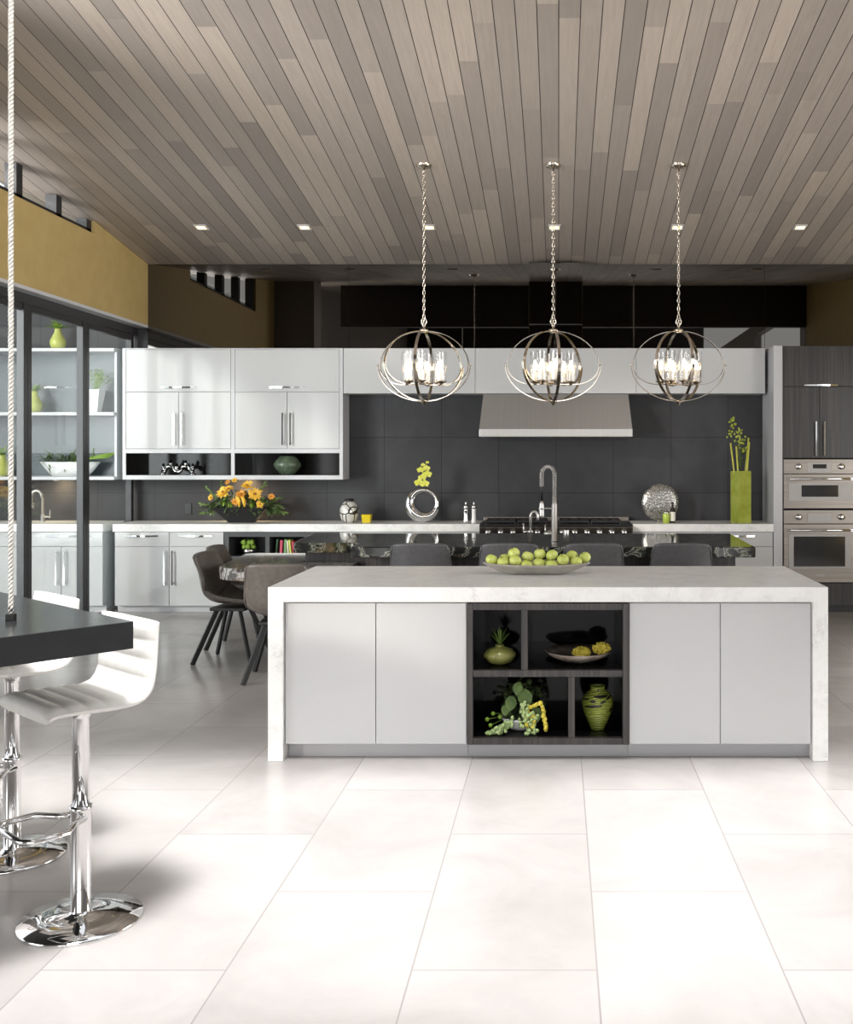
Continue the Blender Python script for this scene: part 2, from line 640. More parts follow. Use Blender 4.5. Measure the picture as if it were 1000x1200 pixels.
m = MB()
for x0, x1, y0, y1 in ((-4.9, 4.7, 4.0, 11.35), (-4.9, 4.7, -11.2, 1.2), (-4.9, -3.8, 1.2, 4.0), (3.2, 4.7, 1.2, 4.0)):  # gap over the foreground is invented, lets the overhead fill in
    yz_prism(m, [(y0, ceil_z(y0)), (y1, ceil_z(y1)), (y1, ceil_z(y1) + 0.15), (y0, ceil_z(y0) + 0.15)], x0, x1)
struct(m, 'ceiling', PLANKS)

struct(MB().box((-9, 11.2, 0), (4.55, 11.35, 3.75)), 'wall_back', WALL_TILE)
m = MB()
yz_prism(m, [(6.2, 3.05), (11.2, 3.05), (11.2, ceil_z(11.2)), (9.9, ceil_z(9.9)), (9.9, 3.77), (7.2, 3.77), (7.2, ceil_z(7.2)), (6.2, ceil_z(6.2))], WX - 0.16, WX)
struct(m, 'wall_left', GOLD)
m = MB()
yz_prism(m, [(4.2, 0), (5.0, 0), (5.0, ceil_z(5.0)), (4.2, ceil_z(4.2))], 4.4, 4.55)
yz_prism(m, [(7.9, 0), (11.2, 0), (11.2, ceil_z(11.2)), (7.9, ceil_z(7.9))], 4.4, 4.55)
yz_prism(m, [(5.0, 2.9), (7.9, 2.9), (7.9, ceil_z(7.9)), (5.0, ceil_z(5.0))], 4.4, 4.55)  # unseen opening below this piece, added for the low right fill
yz_prism(m, [(5.0, 0), (7.9, 0), (7.9, 0.3), (5.0, 0.3)], 4.4, 4.55)
struct(m, 'wall_right', GOLD)
struct(yz_prism(MB(), [(5.7, 0), (6.18, 0), (6.18, ceil_z(6.18)), (5.7, ceil_z(5.7))], WX - 0.2, -3.87), 'wall_left_return', GREY_WALL)
struct(yz_prism(MB(), [(4.05, 3.93), (4.2, 3.93), (4.2, ceil_z(4.2)), (4.05, ceil_z(4.05))], -3.87, 4.4), 'wall_beam', DARK_WALL)
m = MB()
for x0, x1 in ((-5.0, -4.85), (-1.75, -1.35), (1.75, 1.85), (4.55, 4.7)):  # gaps between the piers are invented openings for the rear fill
    m.box((x0, -11.0, 0), (x1, -10.8, 3.7))
m.box((-5.0, -11.0, 3.7), (4.7, -10.8, ceil_z(-10.9)))
struct(m, 'wall_rear', DARK_WALL)
m = MB().box((4.4, -10.8, 0), (4.55, -0.6, 4.6)).box((4.4, 3.7, 0), (4.55, 4.05, 4.6))
m.box((4.4, -0.6, 0), (4.55, 3.7, 1.9)).box((4.4, -0.6, 4.35), (4.55, 3.7, 4.6))  # unseen opening, cut so the high right fill gets through
struct(m, 'wall_right_rear', GREY_WALL)

m = MB()
yz_prism(m, [(-10.8, 0), (0.0, 0), (0.0, ceil_z(0)), (-10.8, ceil_z(-10.8))], -5.05, -4.9)  # unseen wall, added to keep the sun off the island front
yz_prism(m, [(2.4, 0), (3.25, 0), (3.25, ceil_z(3.25)), (2.4, ceil_z(2.4))], -5.05, -4.9)
yz_prism(m, [(0.0, 2.9), (2.4, 2.9), (2.4, ceil_z(2.4)), (0.0, ceil_z(0))], -5.05, -4.9)  # invented opening below this piece, for the low left fill
yz_prism(m, [(0.0, 0), (2.4, 0), (2.4, 0.5), (0.0, 0.5)], -5.05, -4.9)
struct(m, 'wall_left_sun_block', GREY_WALL)

# clerestory window in the ochre wall
m = MB()
for y in (7.22, 7.9, 8.58, 9.26, 9.85):
    m.box((WX - 0.13, y - 0.05, 3.77), (WX - 0.03, y + 0.05, ceil_z(y) - 0.01))
m.box((WX - 0.13, 7.2, 3.77), (WX - 0.03, 9.9, 3.81))
cl = struct(m, 'window_5', BRONZE)
MB().box((WX - 0.09, 7.25, 3.8), (WX - 0.08, 9.82, ceil_z(9.9) - 0.02)).build('pane', GLASS, cl)

# grey trim and dark header over the glass wall
struct(MB().box((GX - 0.02, 6.2, 3.02), (WX + 0.004, 11.18, 3.05)), 'trim_1', MATTE_WHITE)
struct(MB().box((GX - 0.06, 4.5, 2.94), (GX + 0.05, 11.19, 3.02)), 'trim_2', BRONZE, bevel=0.004)
struct(MB().box((GX - 0.05, 6.2, 0.0), (GX + 0.05, 10.6, 0.025)), 'trim_3', BRONZE)
posts = [6.7, 7.8, 8.9, 10.0, 11.12]
for i in range(4):
    y0, y1 = posts[i], posts[i + 1]
    w = MB()
    for y in (y0 + 0.035, y1 - 0.035):
        w.box((GX - 0.03, y - 0.032, 0.02), (GX + 0.035, y + 0.032, 2.945))
    w.box((GX - 0.025, y0 + 0.06, 2.88), (GX + 0.025, y1 - 0.06, 2.945))
    if i < 3:
        w.box((GX - 0.025, y0 + 0.06, 0.02), (GX + 0.025, y1 - 0.06, 0.09))
    wo = struct(w, 'window_%d' % (i + 1), BRONZE, bevel=0.003)
    MB().box((GX - 0.004, y0 + 0.06, 0.06), (GX + 0.004, y1 - 0.06, 2.9)).build('pane', GLASS, wo)

# smoked mirror panels above the cabinets
seams = [-4.49, -2.295, 0.0, 2.25, 4.4]
for i in range(4):
    mp = MB().box((seams[i] + 0.002, 11.185, 2.70), (seams[i + 1] - 0.002, 11.199, 3.718)).build('mirror_panel', MIRROR, origin=((seams[i] + seams[i + 1]) / 2, 11.19, 2.70))
    tag(mp, ['tall smoked mirror panel over the left cabinets, beside the ochre wall',
             'smoked mirror panel behind the leftmost hanging chandelier',
             'smoked mirror panel behind the rightmost chandelier',
             'smoked mirror panel above the dark oven cabinet at the right end'][i], 'mirror', 'smoked mirror panels under the ceiling')
ch = MB().box((-0.32, 10.98, 2.77), (0.255, 11.18, 3.70)).build('chimney_cover', MIRROR, origin=(-0.03, 11.1, 2.77), bevel=0.002)
tag(ch, 'projecting mirror-clad box above the range hood under the plank ceiling', 'chimney cover')

# recessed downlights
names = ['recessed ceiling downlight nearest the ochre wall', 'recessed ceiling downlight just right of the ochre wall, second in its row', 'recessed ceiling downlight above the leftmost chandelier',
         'recessed ceiling downlight above the middle chandelier', 'recessed ceiling downlight above the rightmost chandelier', 'recessed ceiling downlight above the oven cabinet']
sl = math.atan(0.135)
for i, px in enumerate((236, 357, 503, 650, 794, 938)):
    Y = 10.06
    X = (px - 655) * Y / 1200
    t = thing('downlight', names[i] + ', small and square', 'ceiling light', (X, Y, ceil_z(Y)), 0, 'downlights along the plank ceiling')
    t.rotation_euler = (-sl, 0, 0)
    w = MB()
    for a, b in (((-0.06, -0.06), (0.06, -0.045)), ((-0.06, 0.045), (0.06, 0.06)), ((-0.06, -0.045), (-0.045, 0.045)), ((0.045, -0.045), (0.06, 0.045))):
        w.box((a[0], a[1], -0.012), (b[0], b[1], 0.0))
    w.build('trim_ring', MATTE_WHITE, t, world=False)
    MB().box((-0.045, -0.045, -0.006), (0.045, 0.045, -0.002)).build('lens', DOWNLIGHT, t, world=False)

# ================================================================== front island
IY0, IY1 = 5.4, 6.46
IX0, IX1 = -1.535, 1.422
w = MB()
w.add([(IX0, IY0, 0), (IX0, IY0, .92), (IX1, IY0, .92), (IX1, IY0, 0), (IX1 - .081, IY0, 0), (IX1 - .081, IY0, .841), (IX0 + .081, IY0, .841), (IX0 + .081, IY0, 0),
       (IX0, IY1, 0), (IX0, IY1, .92), (IX1, IY1, .92), (IX1, IY1, 0), (IX1 - .081, IY1, 0), (IX1 - .081, IY1, .841), (IX0 + .081, IY1, .841), (IX0 + .081, IY1, 0)],
      [(0, 7, 6, 1), (1, 6, 5, 2), (2, 5, 4, 3), (8, 9, 14, 15), (9, 10, 13, 14), (10, 11, 12, 13)] +
      [(i, (i + 1) % 8, (i + 1) % 8 + 8, i + 8) for i in range(8)])
o = w.build('waterfall_worktop', STONE, origin=((IX0 + IX1) / 2, 5.93, 0), bevel=0.003)
tag(o, 'white quartz waterfall worktop with two slab legs on the nearest island', 'worktop')


def island_cabinet(x0, x1, label):
    t = thing('base_cabinet', label, 'cabinet', ((x0 + x1) / 2, 5.93, 0), 0, 'cabinets in the white front island')
    w = MB()
    w.box((x0, 5.447, 0.083), (x1, 6.44, 0.838))
    w.build('body', MATTE_WHITE, t)
    MB().box((x0, 5.5, 0.0), (x1, 6.4, 0.083)).build('plinth', MATTE_WHITE, t)
    xm = (x0 + x1) / 2
    for a, b in ((x0 + 0.003, xm - 0.002), (xm + 0.002, x1 - 0.003)):
        MB().box((a, 5.425, 0.086), (b, 5.446, 0.832)).build('door', GLOSS, t, bevel=0.0015)


island_cabinet(IX0 + .083, -0.487, 'light grey gloss two-door cabinet in the white island, left of its dark niches')
island_cabinet(0.372, IX1 - .083, 'light grey gloss two-door cabinet in the white island, right of its dark niches')

t = thing('open_shelf_unit', 'dark striped wood open shelf unit with four niches in the white island', 'shelf unit', (-0.057, 5.9, 0))


def ip(px, py):
    return at(px, py, 5.41)


fx = lambda px: (px - 655) * 5.41 / 1200
fz = lambda py: 1.6 - (py - 537) * 5.41 / 1200
F0, F1 = 5.41, 5.86
w = MB()
w.box((fx(547.5), F0, fz(873)), (fx(554.5), F1, fz(707)))
w.box((fx(730), F0, fz(873)), (fx(737.5), F1, fz(707)))
w.box((fx(554.5), F0 + .002, fz(715)), (fx(730), F1, fz(707)))
w.box((fx(554.5), F0 + .002, fz(873)), (fx(730), F1, fz(865)))
w.build('frame', WOOD, t, bevel=0.002)
MB().box((fx(554.5), F0 + .002, fz(793.5)), (fx(730), F1 - .02, fz(785.5))).build('shelf', WOOD, t, bevel=0.002)
MB().box((fx(611), F0 + .003, fz(785.5)), (fx(618.7), F1 - .02, fz(715))).build('divider', WOOD, t, bevel=0.002)
MB().box((fx(666.3), F0 + .003, fz(865)), (fx(673.8), F1 - .02, fz(793.5))).build('divider', WOOD, t, bevel=0.002)
w = MB()
w.box((fx(554.5), F1 - .02, fz(865)), (fx(730), F1, fz(715)))
w.build('back_panel', BLACK_GLOSS, t)
w = MB()          # black lining of the niches
for (a, b, c, d) in ((554.5, 611, 715, 785.5), (618.7, 730, 715, 785.5), (554.5, 666.3, 793.5, 865), (673.8, 730, 793.5, 865)):
    x0, x1, z1, z0 = fx(a), fx(b), fz(c), fz(d)
    y0, y1, e = F0 + .03, F1 - .021, .002
    w.box((x0, y0, z0), (x0 + e, y1, z1)).box((x1 - e, y0, z0), (x1, y1, z1)).box((x0, y0, z0), (x1, y1, z0 + e)).box((x0, y0, z1 - e), (x1, y1, z1))
w.build('niche_lining', BLACK_GLOSS, t)
MB().box((-0.485, 5.5, 0.0), (0.37, 6.4, fz(873) - .001)).build('plinth', MATTE_WHITE, t)

# ================================================================== wall cabinets
def pull_v(mb, x, y, z0, z1):
    mb.bar((x, y - 0.032, z0), (x, y - 0.032, z1), 0.014, 0.009, up=(0, 1, 0))
    for z in (z0 + 0.02, z1 - 0.02):
        mb.box((x - .006, y - .032, z - .006), (x + .006, y, z + .006))
    return mb


def pull_h(mb, x0, x1, y, z):
    n = 9
    pts, nm = [], []
    for i in range(n):
        s = i / (n - 1)
        pts.append((x0 + (x1 - x0) * s, y - 0.012 - 0.022 * sin(pi * s), z))
        nm.append((0, -1, 0))
    mb.strip(pts, nm, (0, 0, 1), 0.016, 0.007)
    for x in (x0 + .004, x1 - .004):
        mb.box((x - .005, y - .014, z - .006), (x + .005, y, z + .006))
    return mb


U0, U1 = 10.85, 11.18
cab_x = (-4.625, -3.455, -2.288)
NICHE = noisy('black_gloss_niche', (17, 16, 16), (22, 21, 20), 5, rough=0.08, spec=0.2)
for i in range(2):
    x0, x1 = cab_x[i] + (0.001 if i else 0), cab_x[i + 1]
    l0 = 0.036 if i == 0 else 0.018
    r0 = 0.036 if i == 1 else 0.018
    t = thing('wall_cabinet', ['white gloss wall cabinet at the far left with a chrome ornament in its open niche',
                               'white gloss wall cabinet beside the charcoal backsplash with a green pot in its open niche'][i], 'cabinet', ((x0 + x1) / 2, 11.0, 1.374), 0, 'white gloss wall cabinets')
    w = MB()
    w.box((x0, U0, 1.374), (x0 + l0, U1, 2.766)).box((x1 - r0, U0, 1.374), (x1, U1, 2.766))
    w.box((x0 + l0, U0, 1.374), (x1 - r0, U1, 1.419)).box((x0 + l0, U0, 1.654), (x1 - r0, U1, 1.698))
    w.box((x0 + l0, U0, 2.757), (x1 - r0, U1, 2.766)).box((x0 + l0, 10.88, 1.698), (x1 - r0, U1, 2.757))
    w.build('body', MATTE_WHITE, t, bevel=0.001)
    w = MB().box((x0 + l0, U1 - .02, 1.419), (x1 - r0, U1, 1.654))
    w.box((x0 + l0, U0 + .012, 1.419), (x0 + l0 + .003, U1 - .02, 1.654)).box((x1 - r0 - .003, U0 + .012, 1.419), (x1 - r0, U1 - .02, 1.654))
    w.box((x0 + l0, U0 + .012, 1.419), (x1 - r0, U1 - .02, 1.422)).box((x0 + l0, U0 + .012, 1.651), (x1 - r0, U1 - .02, 1.654))
    w.build('niche_lining', NICHE, t)
    a, b = x0 + l0 + .004, x1 - r0 - .004
    d = MB().box((a, U0 + .001, 2.306), (b, U0 + .024, 2.754)).build('lift_door', GLOSS, t, bevel=0.002)
    xm = (a + b) / 2
    pull_h(MB(), xm - .18, xm + .18, U0, 2.35).build('handle', CHROME, d)
    for k, (p, q) in enumerate(((a, xm - .0025), (xm + .0025, b))):
        d = MB().box((p, U0 + .001, 1.702), (q, U0 + .024, 2.300)).build('door', GLOSS, t, bevel=0.002)
        pull_v(MB(), xm + (-.042 if k == 0 else .042), U0, 1.74, 2.08).build('handle', CHROME, d)

# gloss lift-up cabinets bridging over the range
bx = (-2.284, -0.886, 0.823, 2.19)
for i in range(3):
    t = thing('bridge_cabinet', ['white gloss overhead cabinet with no handles behind the leftmost chandelier', 'white gloss overhead cabinet right above the range hood',
                                 'white gloss overhead cabinet behind the rightmost chandelier, beside the oven cabinet'][i], 'cabinet', ((bx[i] + bx[i + 1]) / 2, 11.0, 2.287), 0, 'white gloss overhead cabinets')
    MB().box((bx[i] + .001, U0 + .026, 2.287), (bx[i + 1] - .001, U1, 2.766)).build('body', MATTE_WHITE, t)
    MB().box((bx[i] + .002, U0 + .002, 2.287), (bx[i + 1] - .002, U0 + .024, 2.766)).build('lift_door', GLOSS, t, bevel=0.002)

# tall white end panel and dark oven cabinet
o = MB().box((2.225, 10.6, 0), (2.318, 11.18, 2.766)).build('end_panel', MATTE_WHITE, origin=(2.27, 10.9, 0), bevel=0.002)
tag(o, 'tall white end panel between the backsplash and the dark oven cabinet', 'panel')

OX0, OX1, OY = 2.322, 3.12, 10.6
oz = lambda py: 1.6 - (py - 537) * OY / 1200
t = thing('oven_cabinet', 'tall dark striped wood cabinet holding two steel ovens', 'cabinet', ((OX0 + OX1) / 2, 10.9, 0))
w = MB()
w.box((OX0, OY + .02, 0.1), (OX0 + .02, 11.18, 2.766)).box((OX1 - .02, OY + .02, 0.1), (OX1, 11.18, 2.766))
w.box((OX0 + .02, OY + .04, oz(537)), (OX1 - .02, 11.18, 2.766)).box((OX0 + .02, OY + .04, 0.1), (OX1 - .02, 11.18, oz(683)))
w.build('body', WOOD, t)
MB().box((OX0, OY + .07, 0), (OX1, 11.1, 0.1)).build('plinth', BLACK, t)
d = MB().box((OX0 + .003, OY, oz(453) + .002), (OX1 - .003, OY + .02, 2.762)).build('lift_door', WOOD, t, bevel=0.002)
pull_h(MB(), (943 - 655) * OY / 1200, (982 - 655) * OY / 1200, OY, oz(451.5)).build('handle', CHROME, d)
xm = (961 - 655) * OY / 1200
for k, (p, q) in enumerate(((OX0 + .003, xm - .002), (xm + .002, OX1 - .003))):
    d = MB().box((p, OY, oz(537) + .003), (q, OY + .02, oz(453) - .002)).build('door', WOOD, t, bevel=0.002)
    pull_v(MB(), xm + (-.043 if k == 0 else .043), OY, oz(534), oz(494)).build('handle', CHROME, d)
MB().box((OX0 + .003, OY, 0.075), (OX1 - .003, OY + .02, oz(683) - .004)).build('drawer', WOOD, t, bevel=0.002)

ox = lambda px: (px - 655) * OY / 1200


def oven(name, label, y_top, y_panel, y_bot, win, frame, handle_y, disp, badge):
    zt, zp, zb = oz(y_top), oz(y_panel), oz(y_bot)
    x0, x1 = OX0 + .023, OX1 - .023
    t = thing(name, label, 'oven', ((x0 + x1) / 2, 10.85, zb), 0)
    MB().box((x0, OY + .006, zb), (x1, 11.1, zt)).build('body', BLACK, t)
    pnl = MB().box((x0 - .018, OY - .012, zp + .004), (x1 + .018, OY + .005, zt - .003)).build('control_panel', BRUSHED_H, t, bevel=0.002)
    z0, z1 = oz(disp[3]), oz(disp[2])
    MB().box((ox(946), OY - .016, z0), (ox(974.5), OY - .0125, z1)).build('display_surround', STEEL_LIGHT, pnl, bevel=0.001)
    MB().box((ox(952.5), OY - .018, z0 + (z1 - z0) * (.45 if badge else .4)), (ox(968.5), OY - .0162, z0 + (z1 - z0) * .82)).build('display', DARK_GLASS if not badge else STEEL_LIGHT, pnl)
    for px in (936, 986):
        zc = (zp + zt) / 2
        k = MB().lathe([(0.0, -.045), (.024, -.045), (.028, -.04), (.03, -.012), (.033, -.0), (.033, .0)], (ox(px), OY - .012, zc), 20, 'Y')
        k.box((ox(px) - .03, OY - .04, zc - .006), (ox(px) - .012, OY - .02, zc + .006))
        k.build('knob', CHROME, pnl)
    door = MB().box((x0 - .018, OY - .018, zb + .003), (x1 + .018, OY + .005, zp - .002)).build('door', BRUSHED_H, t, bevel=0.002)
    MB().box((ox(frame[0]), OY - .024, oz(frame[3])), (ox(frame[2]), OY - .0185, oz(frame[1]))).build('window_frame', STEEL_LIGHT, door, bevel=0.0015)
    MB().box((ox(win[0]), OY - .026, oz(win[3])), (ox(win[2]), OY - .0242, oz(win[1]))).build('window', DARK_GLASS, door)
    h = MB()
    hz = oz(handle_y)
    h.cyl((ox(925), OY - .065, hz), (ox(999), OY - .065, hz), .011)
    for px in (927, 997):
        h.box((ox(px) - .022, OY - .075, hz - .013), (ox(px) + .022, OY - .019, hz + .013))
    h.build('handle', CHROME, door, bevel=0.002)
    if badge:
        b = MB()
        for k in range(5):
            b.box((ox(956 + k * 2.1), OY - .0205, oz(675.2)), (ox(957.5 + k * 2.1), OY - .0185, oz(672.6)))
        b.build('badge', STEEL_LIGHT, door)
    return t


oven('steam_oven', 'short brushed steel built-in oven with a narrow dark window, upper of the two', 538, 555.5, 596, (939, 568.5, 982, 582), (924, 566, 998, 587), 561, (0, 0, 542, 553.5), False)
oven('wall_oven', 'tall brushed steel built-in oven with a large dark window, lower of the two', 597.5, 614, 682.5, (930, 628.5, 990, 663.5), (924, 626, 997, 666.5), 621, (0, 0, 601.5, 612.5), True)

# ================================================================== base run along the back wall
B0 = 10.6
def base_cabinet(x0, x1, label, ndoor=2, drawers=2, group='white base cabinets along the back wall'):
    t = thing('base_cabinet', label, 'cabinet', ((x0 + x1) / 2, 10.9, 0), 0, group)
    MB().box((x0, B0 + .022, 0.068), (x1, 11.18, 0.838)).build('body', MATTE_WHITE, t)
    MB().box((x0, B0 + .08, 0), (x1, 11.1, 0.068)).build('plinth', MATTE_WHITE, t)
    wd = (x1 - x0) / drawers
    for k in range(drawers):
        d = MB().box((x0 + wd * k + .003, B0, 0.688), (x0 + wd * (k + 1) - .003, B0 + .02, 0.835)).build('drawer', GLOSS, t, bevel=0.002)
        c = x0 + wd * (k + .5)
        pull_h(MB(), c - .17, c + .17, B0, 0.795).build('handle', CHROME, d)
    wd = (x1 - x0) / ndoor
    for k in range(ndoor):
        d = MB().box((x0 + wd * k + .003, B0, 0.072), (x0 + wd * (k + 1) - .003, B0 + .02, 0.682)).build('door', GLOSS, t, bevel=0.002)
        c = x0 + wd * (k + 1) - .042 if k % 2 == 0 else x0 + wd * k + .042
        pull_v(MB(), c, B0, 0.29, 0.645).build('handle', CHROME, d)
    return t


base_cabinet(-4.60, -3.47, 'white gloss base cabinet at the left, beside the glass wall and the leather chairs')
base_cabinet(-2.275, -0.818, 'white base cabinet under the ring vase, left of the range', 2, 2)
base_cabinet(0.766, 2.22, 'white base cabinet under the tall lime vase, right of the range', 2, 2)

t = thing('niche_unit', 'charcoal open unit with books under the counter', 'shelf unit', (-2.875, 10.9, 0))
w = MB()
NX0, NX1 = -3.466, -2.279
w.box((NX0, B0, .07), (NX0 + .05, 11.15, .836)).box((NX1 - .05, B0, .07), (NX1, 11.15, .836))
w.box((NX0 + .05, B0, .785), (NX1 - .05, 11.15, .836)).box((NX0 + .05, B0, .07), (NX1 - .05, 11.15, .11))
w.build('frame', CHARCOAL_WOOD, t, bevel=0.002)
MB().box((-3.04, B0 + .002, .11), (-2.995, 11.1, .785)).build('divider', CHARCOAL_WOOD, t)
MB().box((NX0 + .05, B0 + .01, .545), (NX1 - .05, 11.1, .585)).build('shelf', CHARCOAL_WOOD, t)
MB().box((NX0 + .05, 11.1, .11), (NX1 - .05, 11.14, .785)).build('back_panel', BLACK, t)
MB().box((NX0, B0 + .08, 0), (NX1, 11.1, .068)).build('plinth', MATTE_WHITE, t)

o = MB().box((-4.61, 10.575, .84), (-0.818, 11.19, .92)).build('worktop', STONE, origin=(-2.7, 10.9, .84), bevel=0.003)
tag(o, 'white quartz worktop along the back wall, left of the range', 'worktop')
o = MB().box((0.766, 10.575, .84), (2.222, 11.19, .92)).build('worktop', STONE, origin=(1.5, 10.9, .84), bevel=0.003)
tag(o, 'short white quartz worktop right of the range, under the lime vase', 'worktop')

# range
RX0, RX1 = -0.812, 0.76
t = thing('range_cooker', 'wide stainless steel range with black grates on the back wall', 'range', (-0.026, 10.9, 0))
MB().box((RX0, 10.53, .09), (RX1, 11.17, .905)).build('body', BRUSHED_H, t, bevel=0.004)
w = MB().add([(RX0, 10.50, .775), (RX1, 10.50, .775), (RX1, 10.47, .895), (RX0, 10.47, .895), (RX0, 10.529, .775), (RX1, 10.529, .775), (RX1, 10.529, .91), (RX0, 10.529, .91)],
             [(0, 1, 2, 3), (5, 4, 7, 6), (3, 2, 6, 7), (1, 0, 4, 5), (0, 3, 7, 4), (2, 1, 5, 6)])
pnl = w.build('control_panel', BRUSHED_H, t, bevel=0.004)
for k in range(12):
    x = RX0 + .09 + k * (RX1 - RX0 - .18) / 11
    MB().lathe([(0, -.05), (.018, -.05), (.022, -.045), (.023, -.01), (.03, 0)], (x, 10.48, .84), 16, 'Y').build('knob', CHROME, pnl)
for x0, x1 in ((RX0 + .02, -0.02), (-0.01, RX1 - .02)):
    d = MB().box((x0, 10.508, .14), (x1, 10.529, .765)).build('oven_door', BRUSHED_H, t, bevel=0.003)
    MB().cyl((x0 + .04, 10.46, .70), (x1 - .04, 10.46, .70), .013).box((x0 + .05, 10.46, .69), (x0 + .08, 10.51, .71)).box((x1 - .08, 10.46, .69), (x1 - .05, 10.51, .71)).build('handle', NICKEL, d)
MB().box((RX0, 10.56, .905), (RX1, 11.17, .918)).build('cooktop', BLACK, t)
MB().box((RX0, 11.11, .918), (RX1, 11.17, .965)).build('rear_rail', BRUSHED_H, t, bevel=0.003)
for k in range(4):
    x0 = RX0 + .06 + (k if k < 2 else k + .35) * .325
    w = MB()
    for dx in (0, .1, .2, .3):
        w.box((x0 + dx - .006, 10.6, .935), (x0 + dx + .006, 11.08, .955))
    for yy in (10.6, 10.76, 10.92, 11.07):
        w.box((x0 - .006, yy - .006, .935), (x0 + .306, yy + .006, .955))
    for dx in (0, .3):
        for yy in (10.6, 11.07):
            w.box((x0 + dx - .008, yy - .008, .918), (x0 + dx + .008, yy + .008, .94))
    for yy in (10.72, 10.98):
        w.lathe([(0, .012), (.045, .012), (.05, 0)], (x0 + .15, yy, .919), 16)
    w.build('grate', BLACK_METAL, t)

# range hood
t = thing('range_hood', 'wide brushed steel range hood under the white overhead cabinet', 'range hood', (-0.03, 10.9, 1.82))
hx = lambda px, Y: (px - 655) * Y / 1200
w = MB()
b0, b1, top0, top1 = -.823, .762, -.80, .738
w.add([(b0, 10.6, 1.905), (b1, 10.6, 1.905), (b1, 11.18, 1.905), (b0, 11.18, 1.905), (top0, 10.84, 2.31), (top1, 10.84, 2.31), (top1, 11.18, 2.285), (top0, 11.18, 2.285)],
      [(3, 2, 1, 0), (4, 5, 6, 7), (0, 1, 5, 4), (1, 2, 6, 5), (2, 3, 7, 6), (3, 0, 4, 7)])
w.v[4] = (top0, 10.88, 2.284); w.v[5] = (top1, 10.88, 2.284)
w.build('canopy', HOOD_STEEL, t)
MB().box((b0 - .002, 10.595, 1.822), (b1 + .002, 11.18, 1.905)).build('rim', HOOD_STEEL, t, bevel=0.004)

o = MB().box((-4.09, 11.19, .99), (-4.015, 11.2, 1.11)).build('power_outlet', BLACK, origin=(-4.05, 11.195, .99), bevel=0.002)
tag(o, 'black wall outlet on the charcoal tile, left of the yellow flowers', 'outlet')
w = MB()
for z in (1.03, 1.072):
    w.box((-4.07, 11.187, z - .013), (-4.035, 11.1905, z + .013))
w.build('socket', BLACK_METAL, o, world=True)

# ================================================================== granite island with table
t = thing('kitchen_island', 'black veined granite island behind the white one', 'island', (-0.3, 8.7, 0))
MB().prism([(-1.595, 7.85), (1.51, 7.85), (1.553, 9.27), (-2.226, 9.27), (-2.136, 8.24), (-1.66, 8.24), (-1.61, 8.19)], .838, .92).build('granite_top', GRANITE, t, bevel=0.008, seg=3)
w = MB().box((-2.06, 8.32, .09), (-1.55, 9.18, .838)).box((-1.55, 8.22, .09), (1.42, 9.18, .838))
w.build('base', WOOD, t, bevel=0.002)
MB().box((-2.0, 8.34, 0), (1.38, 9.12, .09)).build('plinth', BLACK, t)

t = thing('dining_table', 'low rounded grey-brown granite table joined to the black granite island', 'table', (-2.3, 8.4, 0))
def arc(cx, cy, r, a0, a1, n=10):
    return [(cx + r * cos(radians(a0 + (a1 - a0) * i / n)), cy + r * sin(radians(a0 + (a1 - a0) * i / n))) for i in range(n + 1)]
poly = [(-1.625, 7.76), (-1.625, 8.3), (-2.075, 8.3), (-2.075, 9.08)] + arc(-2.66, 8.98, .10, 90, 175, 5) + arc(-2.36, 8.06, .30, 185, 270, 10)
MB().prism(poly, .665, .76).build('tabletop', GRANITE_PALE, t, bevel=0.008, seg=3)
MB().lathe([(0, 0), (.11, 0), (.11, .03), (.08, .04), (.08, .50), (.11, .56), (.19, .63), (.22, .664), (0, .664)], (-2.30, 8.6, 0), 36).build('pedestal', BLACK, t)

# ================================================================== leather bucket chairs
def shell_rows(prof, nv=9, nu_sub=1):
    """prof: (y, z, half width, side lift in y, side lift in z)"""
    rows = []
    for (y, z, hw, ly, lz) in prof:
        r = []
        for k in range(nv):
            t = -1 + 2 * k / (nv - 1)
            e = abs(t) ** 2.4
            r.append((t * hw, y + ly * e, z + lz * e))
        rows.append(r)
    return rows


BUCKET = [(.235, .452, .16, -.03, .0), (.225, .468, .20, -.02, .01), (.12, .462, .225, 0, .03), (0, .452, .235, 0, .055), (-.10, .452, .24, .01, .085),
          (-.175, .475, .24, .03, .11), (-.215, .53, .24, .06, .10), (-.235, .61, .238, .085, .05), (-.252, .70, .23, .075, .02), (-.268, .79, .224, .05, .0), (-.278, .84, .214, .04, -.006), (-.28, .857, .19, .03, -.012)]


